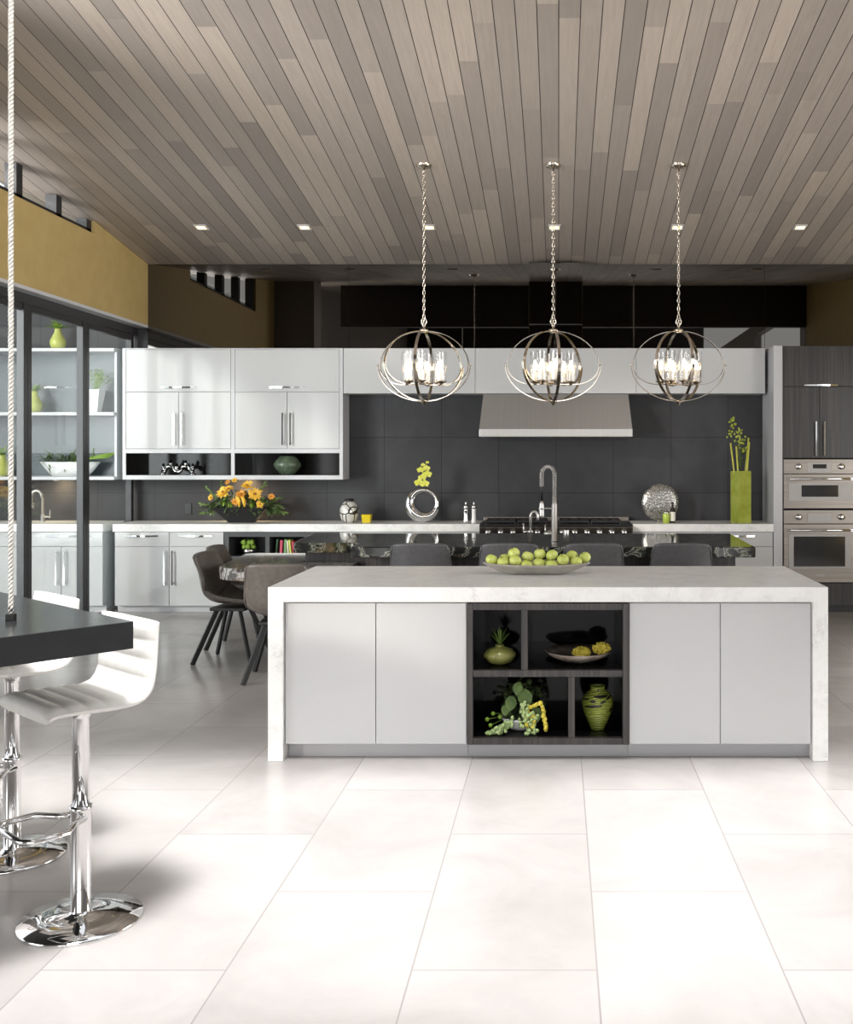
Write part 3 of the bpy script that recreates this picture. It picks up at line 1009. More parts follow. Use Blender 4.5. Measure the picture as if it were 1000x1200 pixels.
def bucket_chair(name, label, cat, loc, rz, group, leather, lift=0.0, rest=False):
    t = thing(name, label, cat, loc, rz, group)
    prof = [(y, z + lift, hw, ly, lz) for (y, z, hw, ly, lz) in BUCKET]
    rows = shell_rows(prof)
    MB().grid(rows[:6]).build('seat', leather, t, world=False, solid=.034, subsurf=2, offset=-1)
    MB().grid(rows[5:]).build('backrest', leather, t, world=False, solid=.034, subsurf=2, offset=-1)
    for sx in (-1, 1):
        edge = [Vector((sx * (p[2] * .97 - .004), p[0] + p[3], p[1] + p[4] + .0)) for p in prof[1:-1]]
        MB().tube(edge, .007, 6).build('piping', leather, t, world=False)
    zt = .43 + lift
    MB().box((-.13, -.14, zt - .025), (.13, .14, zt)).build('seat_frame', BLACK_METAL, t, world=False, bevel=.004)
    for sx in (-1, 1):
        for sy in (-1, 1):
            MB().bar((sx * .09, sy * .09, zt - .01), (sx * .225, sy * .235, 0.0), .034, .02, up=(-sy, sx, 0)).build('leg', BLACK_METAL, t, world=False)
    if rest:
        k = .28 / zt
        q = .225 - (.225 - .09) * k
        w = MB()
        w.tube([(-q, -q, .28), (q, -q, .28), (q, q, .28), (-q, q, .28)], .009, 8, closed=True)
        w.build('footrest', BLACK_METAL, t, world=False)
    return t


g = 'leather chairs around the low granite table'
ch = bucket_chair('dining_chair', 'taupe leather bucket chair seen from its side, nearer one left of the granite table', 'chair', (-2.58, 8.12, 0), -pi / 2 - .10, g, LEATHER)
dup(ch, 'taupe leather bucket chair left of the granite table, farther one by the base cabinet', (-2.70, 8.74, 0), -pi / 2 - .02, g)
dup(ch, 'taupe leather bucket chair turning its back, tucked behind the left end of the white island', (-2.03, 7.47, 0), .12, g)

g = 'slate leather counter chairs at the granite island'
labels = ['slate leather counter chair at the granite island, leftmost of four', 'slate leather counter chair just left behind the apple bowl',
          'slate leather counter chair behind the right end of the apple bowl', 'slate leather counter chair at the granite island, rightmost of four']
st = None
for lab, px in zip(labels, (491.5, 597, 696, 800)):
    X = (px - 655) * 7.47 / 1200
    if st is None:
        st = bucket_chair('counter_chair', lab, 'chair', (X, 7.72, 0), 0, g, LEATHER_GREY, .125, True)
    else:
        dup(st, lab, (X, 7.72, 0), 0, g)

# ================================================================== hanging charcoal bar and white stools
C0 = Vector((-1.383, 3.33))
e1 = Vector((-.66, -.751))
e2 = Vector((-.751, .66))
def bar_pt(u, v):
    p = C0 + e1 * u + e2 * v
    return (p.x, p.y)
t = thing('bar_counter', 'thick charcoal bar slab hung on a twisted cord at the left edge', 'bar', (bar_pt(1, .7)[0], bar_pt(1, .7)[1], .98))
MB().prism([bar_pt(0, 0), bar_pt(0, 1.9), bar_pt(2.0, 1.9), bar_pt(2.0, 0)], .981, 1.07).build('slab', CHARCOAL, t, bevel=.002)

cx, cy = -1.79, 3.345
t = thing('hanging_cord', 'pale twisted cord that holds up the charcoal bar', 'cord', (cx, cy, 1.07))
ztop = ceil_z(cy) - .02
for ph in (0, pi):
    pass
w = MB()
n = 520
for ph in (0, 2 * pi / 3, 4 * pi / 3):
    w.tube([(cx + .0042 * cos(ph + z * 150), cy + .0042 * sin(ph + z * 150), z) for z in [1.09 + (ztop - 1.09) * i / n for i in range(n + 1)]], .0052, 5)
w.build('cord', ROPE, t)
MB().box((cx - .013, cy - .013, 1.07), (cx + .013, cy + .013, 1.092)).cyl((cx, cy, 1.09), (cx, cy, 1.115), .008).build('clamp', BLACK_METAL, t, bevel=.002)


def ribbed_stool(label, loc, rz, group):
    t = thing('bar_stool', label, 'stool', loc, rz, group)
    # side profile: seat from the front lip to the low curved back
    ctrl = [(.195, -.012), (.165, .0), (.09, .0), (.01, -.004), (-.06, -.006), (-.115, .004), (-.150, .038), (-.163, .10), (-.168, .17), (-.171, .235), (-.172, .262)]
    pts = []
    m = len(ctrl)
    for i in range(m - 1):
        p0, p1, p2, p3 = ctrl[max(i - 1, 0)], ctrl[i], ctrl[i + 1], ctrl[min(i + 2, m - 1)]
        for k in range(10):
            s = k / 10
            pts.append(tuple(.5 * (2 * p1[j] + (p2[j] - p0[j]) * s + (2 * p0[j] - 5 * p1[j] + 4 * p2[j] - p3[j]) * s * s + (3 * p1[j] - p0[j] - 3 * p2[j] + p3[j]) * s ** 3) for j in (0, 1)))
    pts.append(ctrl[-1])
    L = [0]
    for a, b in zip(pts, pts[1:]):
        L.append(L[-1] + math.hypot(b[0] - a[0], b[1] - a[1]))
    tot = L[-1]
    nx = 11
    def surf(th_in, rib, i0, i1):
        rows = []
        for i in range(i0, i1 + 1):
            a, b = pts[max(i - 1, 0)], pts[min(i + 1, len(pts) - 1)]
            dy, dz = b[0] - a[0], b[1] - a[1]
            q = math.hypot(dy, dz)
            ny, nz = dz / q, -dy / q
            if nz < 0 and abs(dz) < abs(dy): ny, nz = -ny, -nz
            ph = (L[i] / tot * 9) % 1.0
            h = th_in + (rib * (abs(sin(pi * ph)) ** .55 - 1) if rib else 0)
            taper = min(1, (L[i] / tot) / .04, (1 - L[i] / tot) / .04) ** .5 if rib else 1
            r = []
            for k in range(nx):
                s = -1 + 2 * k / (nx - 1)
                edge = (1 - abs(s) ** 8)
                hh = h * (.35 + .65 * edge) * max(taper, .25)
                r.append((s * .205 * (1 - .06 * (1 - taper)), pts[i][0] + ny * hh, pts[i][1] + nz * hh + .77))
            rows.append(r)
        return rows
    N = len(pts) - 1
    for name, i0, i1 in (('seat', 0, 56), ('backrest', 56, N)):
        top = surf(.027, .008, i0, i1)
        bot = surf(-.020, 0, i0, i1)
        w = MB()
        n = i1 - i0
        ring = []
        for i in range(n + 1):
            ring.append(top[i] + bot[i][::-1])
        w.grid([r + [r[0]] for r in ring])
        k = len(ring[0])
        w.add(ring[0], [tuple(range(k))])
        w.add(ring[-1], [tuple(range(k - 1, -1, -1))])
        w.build(name, WHITE_LEATHER, t, world=False)
    for sx in (-1, 1):
        MB().tube([(sx * .206, p[0], p[1] + .772) for p in pts[2:-2:3]], .005, 6).build('piping', WHITE_LEATHER, t, world=False)
    MB().lathe([(0, .752), (.09, .752), (.09, .742), (.04, .735), (.028, .70), (.028, .34), (0, .34)], (0, 0, 0), 28).build('column', CHROME, t, world=False)
    MB().lathe([(0, .40), (.036, .40), (.036, .385), (.033, .38), (.033, .04), (.04, .03), (.12, .022), (.20, .012), (.205, 0), (0, 0)], (0, 0, 0), 40).build('base', CHROME, t, world=False)
    w = MB()
    w.tube([(0.03, 0, .36), (.06, .05, .36), (.13, .10, .36), (.13, .21, .36), (.10, .235, .36), (-.10, .235, .36), (-.13, .21, .36), (-.13, .10, .36), (-.06, .05, .36), (-.03, 0, .36)], .011, 8)
    w.build('footrest', CHROME, t, world=False)
    MB().tube([(.03, 0, .735), (.13, .03, .728), (.185, .05, .70)], .006, 6).build('lever', CHROME, t, world=False)
    return t


rz = math.atan2(.66, -.751)
s = ribbed_stool('white ribbed leather bar stool in front, nearest the hanging charcoal bar corner', (-1.655, 3.545, 0), rz, 'white stools at the hanging bar')
dup(s, 'white ribbed leather bar stool behind the bar, farther one at the left edge', (-2.20, 4.12, 0), rz, 'white stools at the hanging bar')


# ================================================================== chandeliers
def chandelier(label, loc, rz):
    """loc is the ceiling point; the orb hangs between z 2.69 and 2.07"""
    X, Y, Z = loc
    t = thing('chandelier', label, 'chandelier', loc, rz, 'orb chandeliers over the granite island')
    zc, a, b = 2.375 - Z, .385, .295
    MB().lathe([(0, 0.03), (.065, 0.03), (.065, -.012), (.05, -.022), (.012, -.03), (.008, -.05), (0, -.05)], (0, 0, 0), 24).build('canopy', NICKEL, t, world=False)
    w = MB()
    z = -.05
    i = 0
    while z > zc + b + .075:
        pts = []
        for k in range(10):
            q = 2 * pi * k / 10
            u, h = .0105 * cos(q), .021 * sin(q)
            pts.append((u, 0, z - .019 + h) if i % 2 == 0 else (0, u, z - .019 + h))
        w.tube(pts, .0032, 5, closed=True)
        z -= .0335
        i += 1
    w.build('chain', NICKEL, t, world=False)
    w = MB()
    zr = zc + b + .05
    w.tube([(.022 * cos(q), 0, zr + .03 + .03 * sin(q)) for q in [2 * pi * k / 16 for k in range(16)]], .0045, 6, closed=True)
    w.build('loop', NICKEL, t, world=False)
    MB().lathe([(0, zc + b + .035), (.010, zc + b + .035), (.012, zc + b + .018), (.038, zc + b + .014), (.042, zc + b), (.03, zc + b - .012), (0, zc + b - .014)], (0, 0, 0), 24).build('hub', NICKEL, t, world=False)
    MB().lathe([(0, zc - b + .012), (.034, zc - b + .008), (.036, zc - b - .004), (.016, zc - b - .016), (.013, zc - b - .028), (.004, zc - b - .036), (0, zc - b - .036)], (0, 0, 0), 24).build('finial', NICKEL, t, world=False)
    for az in (0, 51, 96, 180, 231, 276):
        A = radians(az)
        d = Vector((cos(A), sin(A), 0))
        side = Vector((-sin(A), cos(A), 0))
        def P(r, z):
            return d * r + Vector((0, 0, z))
        # upper band: from the hub out to the equator, then inward to the lamp
        path = []
        for k in range(17):
            q = pi / 2 * k / 16
            path.append((a * sin(q), zc + b * cos(q)))
        for k in range(1, 11):
            q = pi / 2 * k / 10
            path.append((.175 + (a - .175) * cos(q), zc - .155 * sin(q)))
        pp = [P(r, z) for r, z in path]
        nn = []
        for i in range(len(path)):
            p, q = path[max(i - 1, 0)], path[min(i + 1, len(path) - 1)]
            dr, dz = q[0] - p[0], q[1] - p[1]
            nn.append(d * (-dz) + Vector((0, 0, dr)))
        MB().strip(pp, nn, side, .024, .006).build('upper_band', NICKEL, t, world=False)
        path = []
        for k in range(17):
            q = pi / 2 * k / 16
            path.append(((a + .018) * cos(q), zc + .015 - (b + .015) * sin(q)))
        pp = [P(r, z) for r, z in path]
        nn = []
        for i in range(len(path)):
            p, q = path[max(i - 1, 0)], path[min(i + 1, len(path) - 1)]
            dr, dz = q[0] - p[0], q[1] - p[1]
            nn.append(d * (-dz) + Vector((0, 0, dr)))
        lb = MB().strip(pp, nn, side, .024, .006)
        lb.cyl(P(a - .004, zc + .01), P(a + .026, zc + .01), .007, n=8)
        lb.build('lower_band', NICKEL, t, world=False)
        # lamp on the inner end of the band
        r, z0 = .15, zc - .145
        c = P(r, z0)
        arm = MB().bar(P(.20, zc - .153), P(.0, zc - .153), .012, .008, up=(0, 0, 1))
        arm.lathe([(0, -.014), (.012, -.014), (.02, 0), (.044, .012), (.046, .02), (.014, .022), (0, .022)], c, 20)
        ao = arm.build('lamp_arm', NICKEL, t, world=False)
        MB().cyl(c + Vector((0, 0, .02)), c + Vector((0, 0, .115)), .0115, n=12).build('candle_sleeve', CANDLE, ao, world=False)
        bl = MB().lathe([(0, .115), (.009, .118), (.0165, .140), (.015, .158), (.006, .183), (.001, .196), (0, .196)], c, 14)
        bl.build('bulb', BULB, ao, world=False)
        sh = MB()
        R = .045
        sh.lathe([(R, .022), (R, .265)], c, 24)
        sh.build('glass_shade', SHADE_GLASS, ao, world=False)
    return t


labs = ('round nickel orb chandelier with candle lamps, leftmost of three over the granite island', 'round nickel orb chandelier in the middle, in front of the range hood',
        'round nickel orb chandelier with candle lamps, rightmost of three, left of the oven cabinet')
ch0 = None
for lab, px, rz in zip(labs, (497, 648.5, 795.5), (-.16, .03, .08)):
    Y = 8.62
    X = (px - 655) * Y / 1200
    if ch0 is None:
        ch0 = chandelier(lab, (X, Y, ceil_z(Y)), rz)
    else:
        dup(ch0, lab, (X, Y, ceil_z(Y)), rz)

# ================================================================== taps on the granite island
def fine_pts(f, n):
    return [f(i / n) for i in range(n + 1)]


FY = 8.35
x0 = (650 - 655) * FY / 1200
t = thing('spring_faucet', 'tall stainless spring-neck faucet on the black granite island', 'faucet', (x0, FY, .92))
MB().lathe([(0, 0), (.028, 0), (.028, .012), (.024, .016), (.0235, .30), (.0185, .31), (.0185, .36), (0, .36)], (x0, FY, .92), 24).build('body', BRUSHED, t)
xo = x0 - .104
zt, rr = 1.475, .052
path = [(x0, FY, 1.27), (x0, FY, 1.36), (x0, FY, zt - .01)] + [(x0 - rr + rr * cos(q), FY, zt + rr * 1.05 * sin(q)) for q in [pi * i / 12 for i in range(1, 12)]] + [(xo, FY, zt - .01), (xo, FY, 1.36), (xo, FY, 1.25)]
MB().tube(path, .010, 10).build('hose', BLACK_METAL, t)
P = [Vector(p) for p in path]
L = [0]
for a, b in zip(P, P[1:]):
    L.append(L[-1] + (b - a).length)
hel = []
N = 700
turns = 44
Lmax = L[-1] * .80
for i in range(N):
    s = Lmax * i / (N - 1)
    k = max(j for j in range(len(L)) if L[j] <= s + 1e-9)
    k = min(k, len(P) - 2)
    p = P[k].lerp(P[k + 1], (s - L[k]) / (L[k + 1] - L[k]))
    d = (P[k + 1] - P[k]).normalized()
    u = Vector((0, 1, 0))
    w_ = d.cross(u)
    q = 2 * pi * turns * i / (N - 1)
    hel.append(p + u * cos(q) * .0155 + w_ * sin(q) * .0155)
MB().tube(hel, .0037, 5).build('spring', BRUSHED, t)
MB().lathe([(0, 1.115), (.019, 1.115), (.021, 1.13), (.021, 1.215), (.016, 1.235), (.012, 1.25), (0, 1.25)], (xo, FY, 0), 20).build('spray_head', BRUSHED, t)
MB().cyl((x0, FY, 1.19), (xo, FY, 1.19), .007).lathe([(.0225, 1.18), (.026, 1.18), (.026, 1.20), (.0225, 1.20)], (xo, FY, 0), 18).build('holder_arm', BRUSHED, t)
w = MB().cyl((x0, FY, .985), (x0 - .085, FY, .985), .013)
w.cyl((x0 - .072, FY, .975), (x0 - .076, FY, 1.06), .006)
w.build('lever', BRUSHED, t)

x1 = (622 - 655) * FY / 1200
t = thing('filter_faucet', 'small curved stainless water tap left of the spring faucet', 'faucet', (x1, FY, .92))
MB().lathe([(0, 0), (.018, 0), (.018, .07), (.024, .075), (.024, .09), (.012, .095), (0, .095)], (x1, FY, .92), 20).build('body', BRUSHED, t)
MB().tube([(x1, FY, 1.0), (x1, FY, 1.10)] + [(x1 + .03 - .03 * cos(q), FY - .01, 1.12 + .045 * sin(q)) for q in [pi * i / 10 for i in range(11)]] + [(x1 + .06, FY - .01, 1.095)], .011, 10).build('spout', BRUSHED, t)
MB().cyl((x1 - .005, FY, 1.0), (x1 - .06, FY, 1.0), .008).cyl((x1 - .056, FY, .985), (x1 - .058, FY, 1.07), .007).build('lever', BRUSHED, t)

xs = (664 - 655) * 8.3 / 1200
o = MB().lathe([(0, 0), (.024, 0), (.024, .095), (.022, .1), (0, .1)], (xs, 8.3, .92), 20).build('soap_dispenser', BRUSHED, origin=(xs, 8.3, .92))
tag(o, 'short stainless cylinder right of the spring faucet', 'dispenser')

# ================================================================== apple bowl on the front island
BX, BY, BZ = -.13, 6.02, .92
HL, HW, BH = .315, .155, .066
def bowl_pt(s, v, inner=0.0):
    """s -1..1 along the length, v -1..1 across"""
    y = v * HW * (1 - abs(s) ** 3.2) ** .55 if abs(s) < 1 else 0
    return s, y
rows_o, rows_i = [], []
NS, NV = 28, 12
for i in range(NS + 1):
    s = -1 + 2 * i / NS
    hw = HW * max(0.0, (1 - abs(s) ** 2.4)) ** .6 + .004
    zmin = max(0.0, (abs(s) - .45) / .55) ** 1.25 * (BH - .004)
    zrim = BH + .004 * s * s
    ro, ri = [], []
    for k in range(NV + 1):
        v = -1 + 2 * k / NV
        q = abs(v)
        z = zmin + (zrim - zmin) * max(0, (q - .35) / .65) ** 1.1
        ro.append((BX + s * HL, BY + v * hw, BZ + z))
        ri.append((BX + s * HL * .985, BY + v * hw * .95, BZ + min(zrim, z + .006)))
    rows_o.append(ro)
    rows_i.append(ri)
w = MB()
ring = [a + b[::-1] + [a[0]] for a, b in zip(rows_o, rows_i)]
w.grid(ring)
w.add(ring[0][:-1], [tuple(range(len(ring[0]) - 1))])
w.add(ring[-1][:-1], [tuple(range(len(ring[-1]) - 1))])
o = w.build('boat_bowl', GREY_BOWL, origin=(BX, BY, BZ))
tag(o, 'long grey boat-shaped bowl of green apples on the white island', 'bowl')

def apple_mesh():
    r = .036
    prof = []
    for i in range(15):
        q = pi * i / 14
        rad = r * sin(q) * (1 + .10 * cos(q))
        z = -r * .93 * cos(q) if False else r * .92 * (-cos(q))
        if i > 10:
            z -= r * .30 * ((i - 10) / 4) ** 2
        if i < 3:
            z += r * .14 * ((3 - i) / 3) ** 2
        prof.append((rad, z))
    return prof


apples = [(157, 650, 6.0, 'leftmost, at the left tip of the bowl'), (203, 658, 5.985, 'second from the left, low at the front'), (216, 646, 6.045, 'peeping out behind the second apple from the left'),
          (258, 621, 6.02, 'highest of the heap, left of its middle'), (275, 653, 5.975, 'front row, right under the highest apple'), (330, 638, 6.01, 'big one right of the highest apple'),
          (388, 629, 6.035, 'upper row, in the middle of the bowl'), (446, 634, 6.0, 'upper row, right of the middle'), (498, 649, 5.975, 'large one in the front row, right of the middle'),
          (545, 631, 6.05, 'back row, near the right end'), (566, 655, 6.0, 'low one in the front, second from the right'), (603, 643, 6.03, 'rightmost, at the right tip of the bowl'),
          (376, 668, 5.975, 'sunk low in the front row, below the middle'), (446, 668, 5.975, 'sunk lowest behind the rim, right of the middle'), (322, 668, 5.975, 'sunk behind the rim, left of the middle'), (411, 664, 6.04, 'half hidden between the two middle front apples')]
spots = [at(540 + zx * .24, 500 + zy * .24, Y) for zx, zy, Y, w_ in apples]
for it in range(300):                      # let the apples settle beside each other
    for i in range(len(spots)):
        for j in range(i):
            dv = spots[i] - spots[j]
            gap_ = .0725 - dv.length
            if gap_ > 0:
                dv = Vector((dv.x * .6, dv.y * 1.6, dv.z * .7)).normalized() * (gap_ * .35)
                spots[i] = spots[i] + dv
                spots[j] = spots[j] - dv
    for i, p in enumerate(spots):
        s_ = (p.x - BX) / HL
        p.y = min(max(p.y, BY - .078 * (1 - s_ * s_) - .004), BY + .078 * (1 - s_ * s_) + .004)
        p.z = max(p.z, BZ + .046 + (max(0, abs(s_) - .45) / .55) ** 1.25 * .064)
ap = None
for i, (zx, zy, Y, where) in enumerate(apples):
    p = spots[i]
    lab = 'green apple in the grey bowl, ' + where
    rot = (random.uniform(-.5, .5), random.uniform(-.5, .5), random.uniform(0, 6))
    if ap is None:
        t = thing('apple', lab, 'fruit', p, 0, 'green apples in the boat bowl')
        MB().lathe(apple_mesh(), (0, 0, 0), 24).build('flesh', APPLE, t, world=False)
        MB().tube([(0, 0, .018), (.002, 0, .03), (.006, .002, .042)], .0016, 6).build('stem', STALK, t, world=False)
        ap = t
    else:
        t = dup(ap, lab, p)
    t.rotation_euler = rot

# ================================================================== things in the island niches
def tuft(w, c, n, h, spread, width, rnd):
    for i in range(n):
        a = 2 * pi * i / n + rnd.uniform(-.3, .3)
        k = rnd.uniform(.2, 1) * spread
        d = Vector((cos(a) * k, sin(a) * k, 1))
        w.leaf(c, d, (0, 0, 1) if k > .05 else (1, 0, 0), h * rnd.uniform(.7, 1.05), width, bend=.25 * k, n=5)
    return w


def rnd_of(k):
    return random.Random(k)


zs_u, zs_l = fz(785.5), fz(865)
c = Vector((fx(584), 5.56, zs_u + .0035))
t = thing('squat_vase', 'squat olive vase with a spiky green plant in the upper left niche', 'vase', c)
MB().lathe([(0, 0), (.035, 0), (.07, .016), (.090, .045), (.088, .062), (.066, .083), (.03, .094), (.024, .098), (.024, .108), (.02, .108), (.018, .095), (0, .09)], c, 36).build('body', OLIVE, t)
w = MB()
tuft(w, c + Vector((0, 0, .10)), 26, .105, .75, .010, rnd_of(3))
w.build('spiky_leaves', LEAF, t)

c = Vector((fx(679), 5.62, zs_u + .0035))
t = thing('shallow_platter', 'shallow brown platter with a pale underside in the upper right niche', 'platter', c)
MB().lathe([(0, 0), (.05, 0), (.10, .012), (.16, .038), (.188, .062), (.185, .066), (.15, .042), (.09, .02), (0, .012)], c, 40).build('dish', noisy('mottled_platter', (120, 108, 98), (150, 140, 130), 20, rough=.2), t)
for k, (px, py, lab) in enumerate(((681.5, 767.5, 'yellow dried flower cluster at the middle of the platter'), (705, 765, 'yellow dried flower cluster at the right rim of the platter'))):
    p = at(px, py - (2.6 if k == 0 else 5.2), 5.57)
    w = MB()
    r = rnd_of(20 + k)
    for i in range(70):
        d = Vector((r.gauss(0, 1), r.gauss(0, 1), r.gauss(0, 1))).normalized()
        w.ball(p + Vector((d.x * .046, d.y * .036, d.z * .028)), .0085, seg=7, rings=5)
    w.ball(p, .036, (1.15, .9, .7))
    o = w.build('dried_flower_head', AMARANTH, origin=p)
    tag(o, lab, 'flower', 'dried flower heads on the platter')

# hydrangea and grape arrangement in a white bowl
c = Vector((fx(609), 5.59, zs_l + .0035))
t = thing('niche_arrangement', 'white bowl of green grapes, leaves and yellow hanging amaranthus in the lower left niche', 'flower arrangement', c)
MB().lathe([(0, 0), (.05, 0), (.085, .02), (.105, .06), (.108, .07), (.103, .07), (.08, .028), (0, .012)], c, 36).build('bowl', WHITE_CERAMIC, t)
r = rnd_of(9)
np_ = lambda px, py, Y: at(px, py, Y)
w = MB()
for i in range(190):
    p = c + Vector((r.uniform(-.10, .11), r.uniform(-.02, .12), r.uniform(.06, .24)))
    d = Vector((r.gauss(0, .8), r.gauss(-.3, .7), r.gauss(.4, .6)))
    w.leaf(p, d, (0, 0, 1), r.uniform(.035, .075), r.uniform(.02, .034), bend=.3, n=4)
w.build('foliage', LEAF_DARK, t)
w = MB()
for px, py, s in ((613, 814, .10), (627, 835, .08), (600, 822, .08), (608, 806, .07), (594, 832, .06)):
    p = np_(px, py, 5.52)
    w.leaf(p + Vector((0, 0, .03)), (r.uniform(-.5, .5), -.35, -.75), (0, -1, .3), s, s * .8, bend=.2, n=6)
w.build('broad_leaf', LEAF, t)
for grp, pts in enumerate((((577, 861), (582, 857), (587, 854), (592, 851), (585, 859), (597, 848)), ((617, 842), (616, 835), (622, 850), (614, 848), (624, 840)), ((626, 858), (619, 857), (614, 826)))):
    w = MB()
    for (px, py) in pts:
        p = np_(px, py, 5.47)
        for k in range(13):
            q = p + Vector((r.gauss(0, .013), r.gauss(0, .010), r.gauss(0, .012)))
            q.z = max(q.z, zs_l + .012)
            w.ball(q, .0095, seg=10, rings=6)
    w.build('grape_cluster', PALE_GREEN, t)
for px, pts in enumerate((((622, 829), (634, 823), (638, 838), (640, 857)), ((618, 832), (617, 840), (618, 851)), ((623, 836), (626, 846), (624, 853)))):
    w = MB()
    P = [np_(a, b, 5.475 - .004 * k) for k, (a, b) in enumerate(pts)]
    for a, b in zip(P, P[1:]):
        for k in range(12):
            q = a.lerp(b, k / 12) + Vector((r.gauss(0, .003), r.gauss(0, .003), 0))
            w.ball(q, r.uniform(.0085, .0125), seg=8, rings=5)
    w.build('amaranthus_tassel', AMARANTH, t)
for (px, py) in ((571, 843), (578, 836), (586, 840), (575, 850)):
    p = np_(px, py, 5.52)
    MB().ball(p, .012).cyl(p, c + Vector((-.04, 0, .08)), .0015, n=5).build('bud', LEAF_LIGHT, t)

c = Vector((fx(702), 5.58, zs_l + .0035))
t = thing('ginger_jar', 'lime green vase with black strokes and spiral grooves in the lower right niche', 'vase', c)
k = 5.58 / 1200
prof = [(0, 0), (7.5 * k, 0), (9 * k, 3 * k), (13 * k, 12 * k), (17 * k, 22 * k), (18.8 * k, 31 * k), (17.5 * k, 38 * k), (13 * k, 43.5 * k), (8.8 * k, 46.5 * k), (8.4 * k, 48 * k), (9.2 * k, 51 * k), (8.2 * k, 51 * k), (7 * k, 46 * k), (0, 40 * k)]
jar = Mat('lime_spiral_glaze', (150, 160, 66), rough=.25)
wv = jar.n('ShaderNodeTexWave', bands_direction='Z', i_Scale=26, i_Distortion=5.0)
jar.l(jar.coords((1, 1, 1), (.25, .12, 0)), wv.inputs[0])
jar.col(jar.ramp(wv.outputs['Fac'], [(0, (128, 140, 54)), (.5, (160, 170, 78))]))
jar.bump(wv.outputs['Fac'], .5, .01)
MB().lathe(prof, c, 40).build('body', jar.m, t)
def stroke(w, z, a0, a1, th, dz):
    n = 10
    def rad(zz):
        for p, q in zip(prof, prof[1:]):
            if p[1] <= zz <= q[1] and q[1] > p[1]:
                return p[0] + (q[0] - p[0]) * (zz - p[1]) / (q[1] - p[1])
        return .05
    rows = []
    for i in range(n + 1):
        a = radians(a0 + (a1 - a0) * i / n)
        zz = z + dz * i / n
        tt = th * (.25 + .75 * sin(pi * (i + .6) / (n + 1.2)))
        rows.append([tuple(c + Vector(((rad(zz + e) + .0012) * cos(a), (rad(zz + e) + .0012) * sin(a), zz + e))) for e in (-tt / 2, 0, tt / 2)])
    w.grid(rows)
w = MB()
for z, a0, a1, th, dz in ((29 * k, 215, 285, 3 * k, 2.6 * k), (41 * k, 250, 320, 3 * k, .5 * k), (37 * k, 195, 235, 1.8 * k, 1 * k), (36 * k, 240, 262, 3 * k, 0), (34.5 * k, 278, 300, 2.6 * k, 2 * k), (38 * k, 300, 345, 2 * k, 3 * k), (25 * k, 318, 338, 4 * k, 0), (47.5 * k, 262, 280, 2 * k, 0)):
    stroke(w, z, a0, a1, th, dz)
w.build('black_strokes', BLACK, t)

# ================================================================== things on the back worktop
CT = .921
def cpos(px, Y=10.85):
    return Vector(((px - 655) * Y / 1200, Y, CT))

# flower arrangement in the black trapezoid bowl
c = cpos(284, 10.86)
t = thing('flower_bowl', 'black flared bowl of yellow flowers and dark foliage under the wall cabinets', 'flower arrangement', c)
w = MB()
def quad_ring(hx, hy, z):
    return [c + Vector((sx * hx, sy * hy, z)) for sx, sy in ((-1, -1), (1, -1), (1, 1), (-1, 1))]
R0, R1, R2, R3 = quad_ring(.125, .07, 0), quad_ring(.285, .12, .155), quad_ring(.27, .108, .155), quad_ring(.125, .06, .02)
w.add(R0 + R1 + R2 + R3, [(3, 2, 1, 0)] + [(i, (i + 1) % 4, 4 + (i + 1) % 4, 4 + i) for i in range(4)] + [(4 + i, 4 + (i + 1) % 4, 8 + (i + 1) % 4, 8 + i) for i in range(4)] + [(8 + i, 8 + (i + 1) % 4, 12 + (i + 1) % 4, 12 + i) for i in range(4)] + [(12, 13, 14, 15)])
w.build('bowl', BLACK, t, bevel=.002)
r = rnd_of(4)
w = MB()
for i in range(420):
    x = r.uniform(-.36, .38)
    z = r.uniform(.12, .32 - abs(x) * .3)
    p = c + Vector((x, r.uniform(-.11, .10), z))
    d = Vector((x * 2.0 + r.gauss(0, .5), r.gauss(-.35, .5), r.gauss(.15, .5)))
    w.leaf(p, d, (0, 0, 1), r.uniform(.05, .10), r.uniform(.028, .046), bend=.35, n=4)
w.build('foliage', LEAF_DARK, t)
for (dx, dz, lx, lz) in ((-.22, .14, -.42, .20), (-.2, .18, -.36, .36), (-.12, .22, -.22, .42), (.2, .16, .44, .16), (.22, .18, .40, .26), (.14, .22, .24, .40), (.3, .14, .46, .10), (-.25, .12, -.40, .10)):
    a, b = c + Vector((dx, -.02, dz)), c + Vector((lx, -.04, lz))
    w = MB()
    w.tube([a, a.lerp(b, .5) + Vector((0, 0, .01)), b], .003, 5)
    for k in range(9):
        p = a.lerp(b, .2 + .8 * k / 8)
        d = (b - a).normalized() + Vector((r.gauss(0, .5), r.gauss(0, .5), r.gauss(0, .5)))
        w.leaf(p, d, (0, -1, .4), .05, .02, bend=.2, n=4)
    w.build('sprig', LEAF, t)

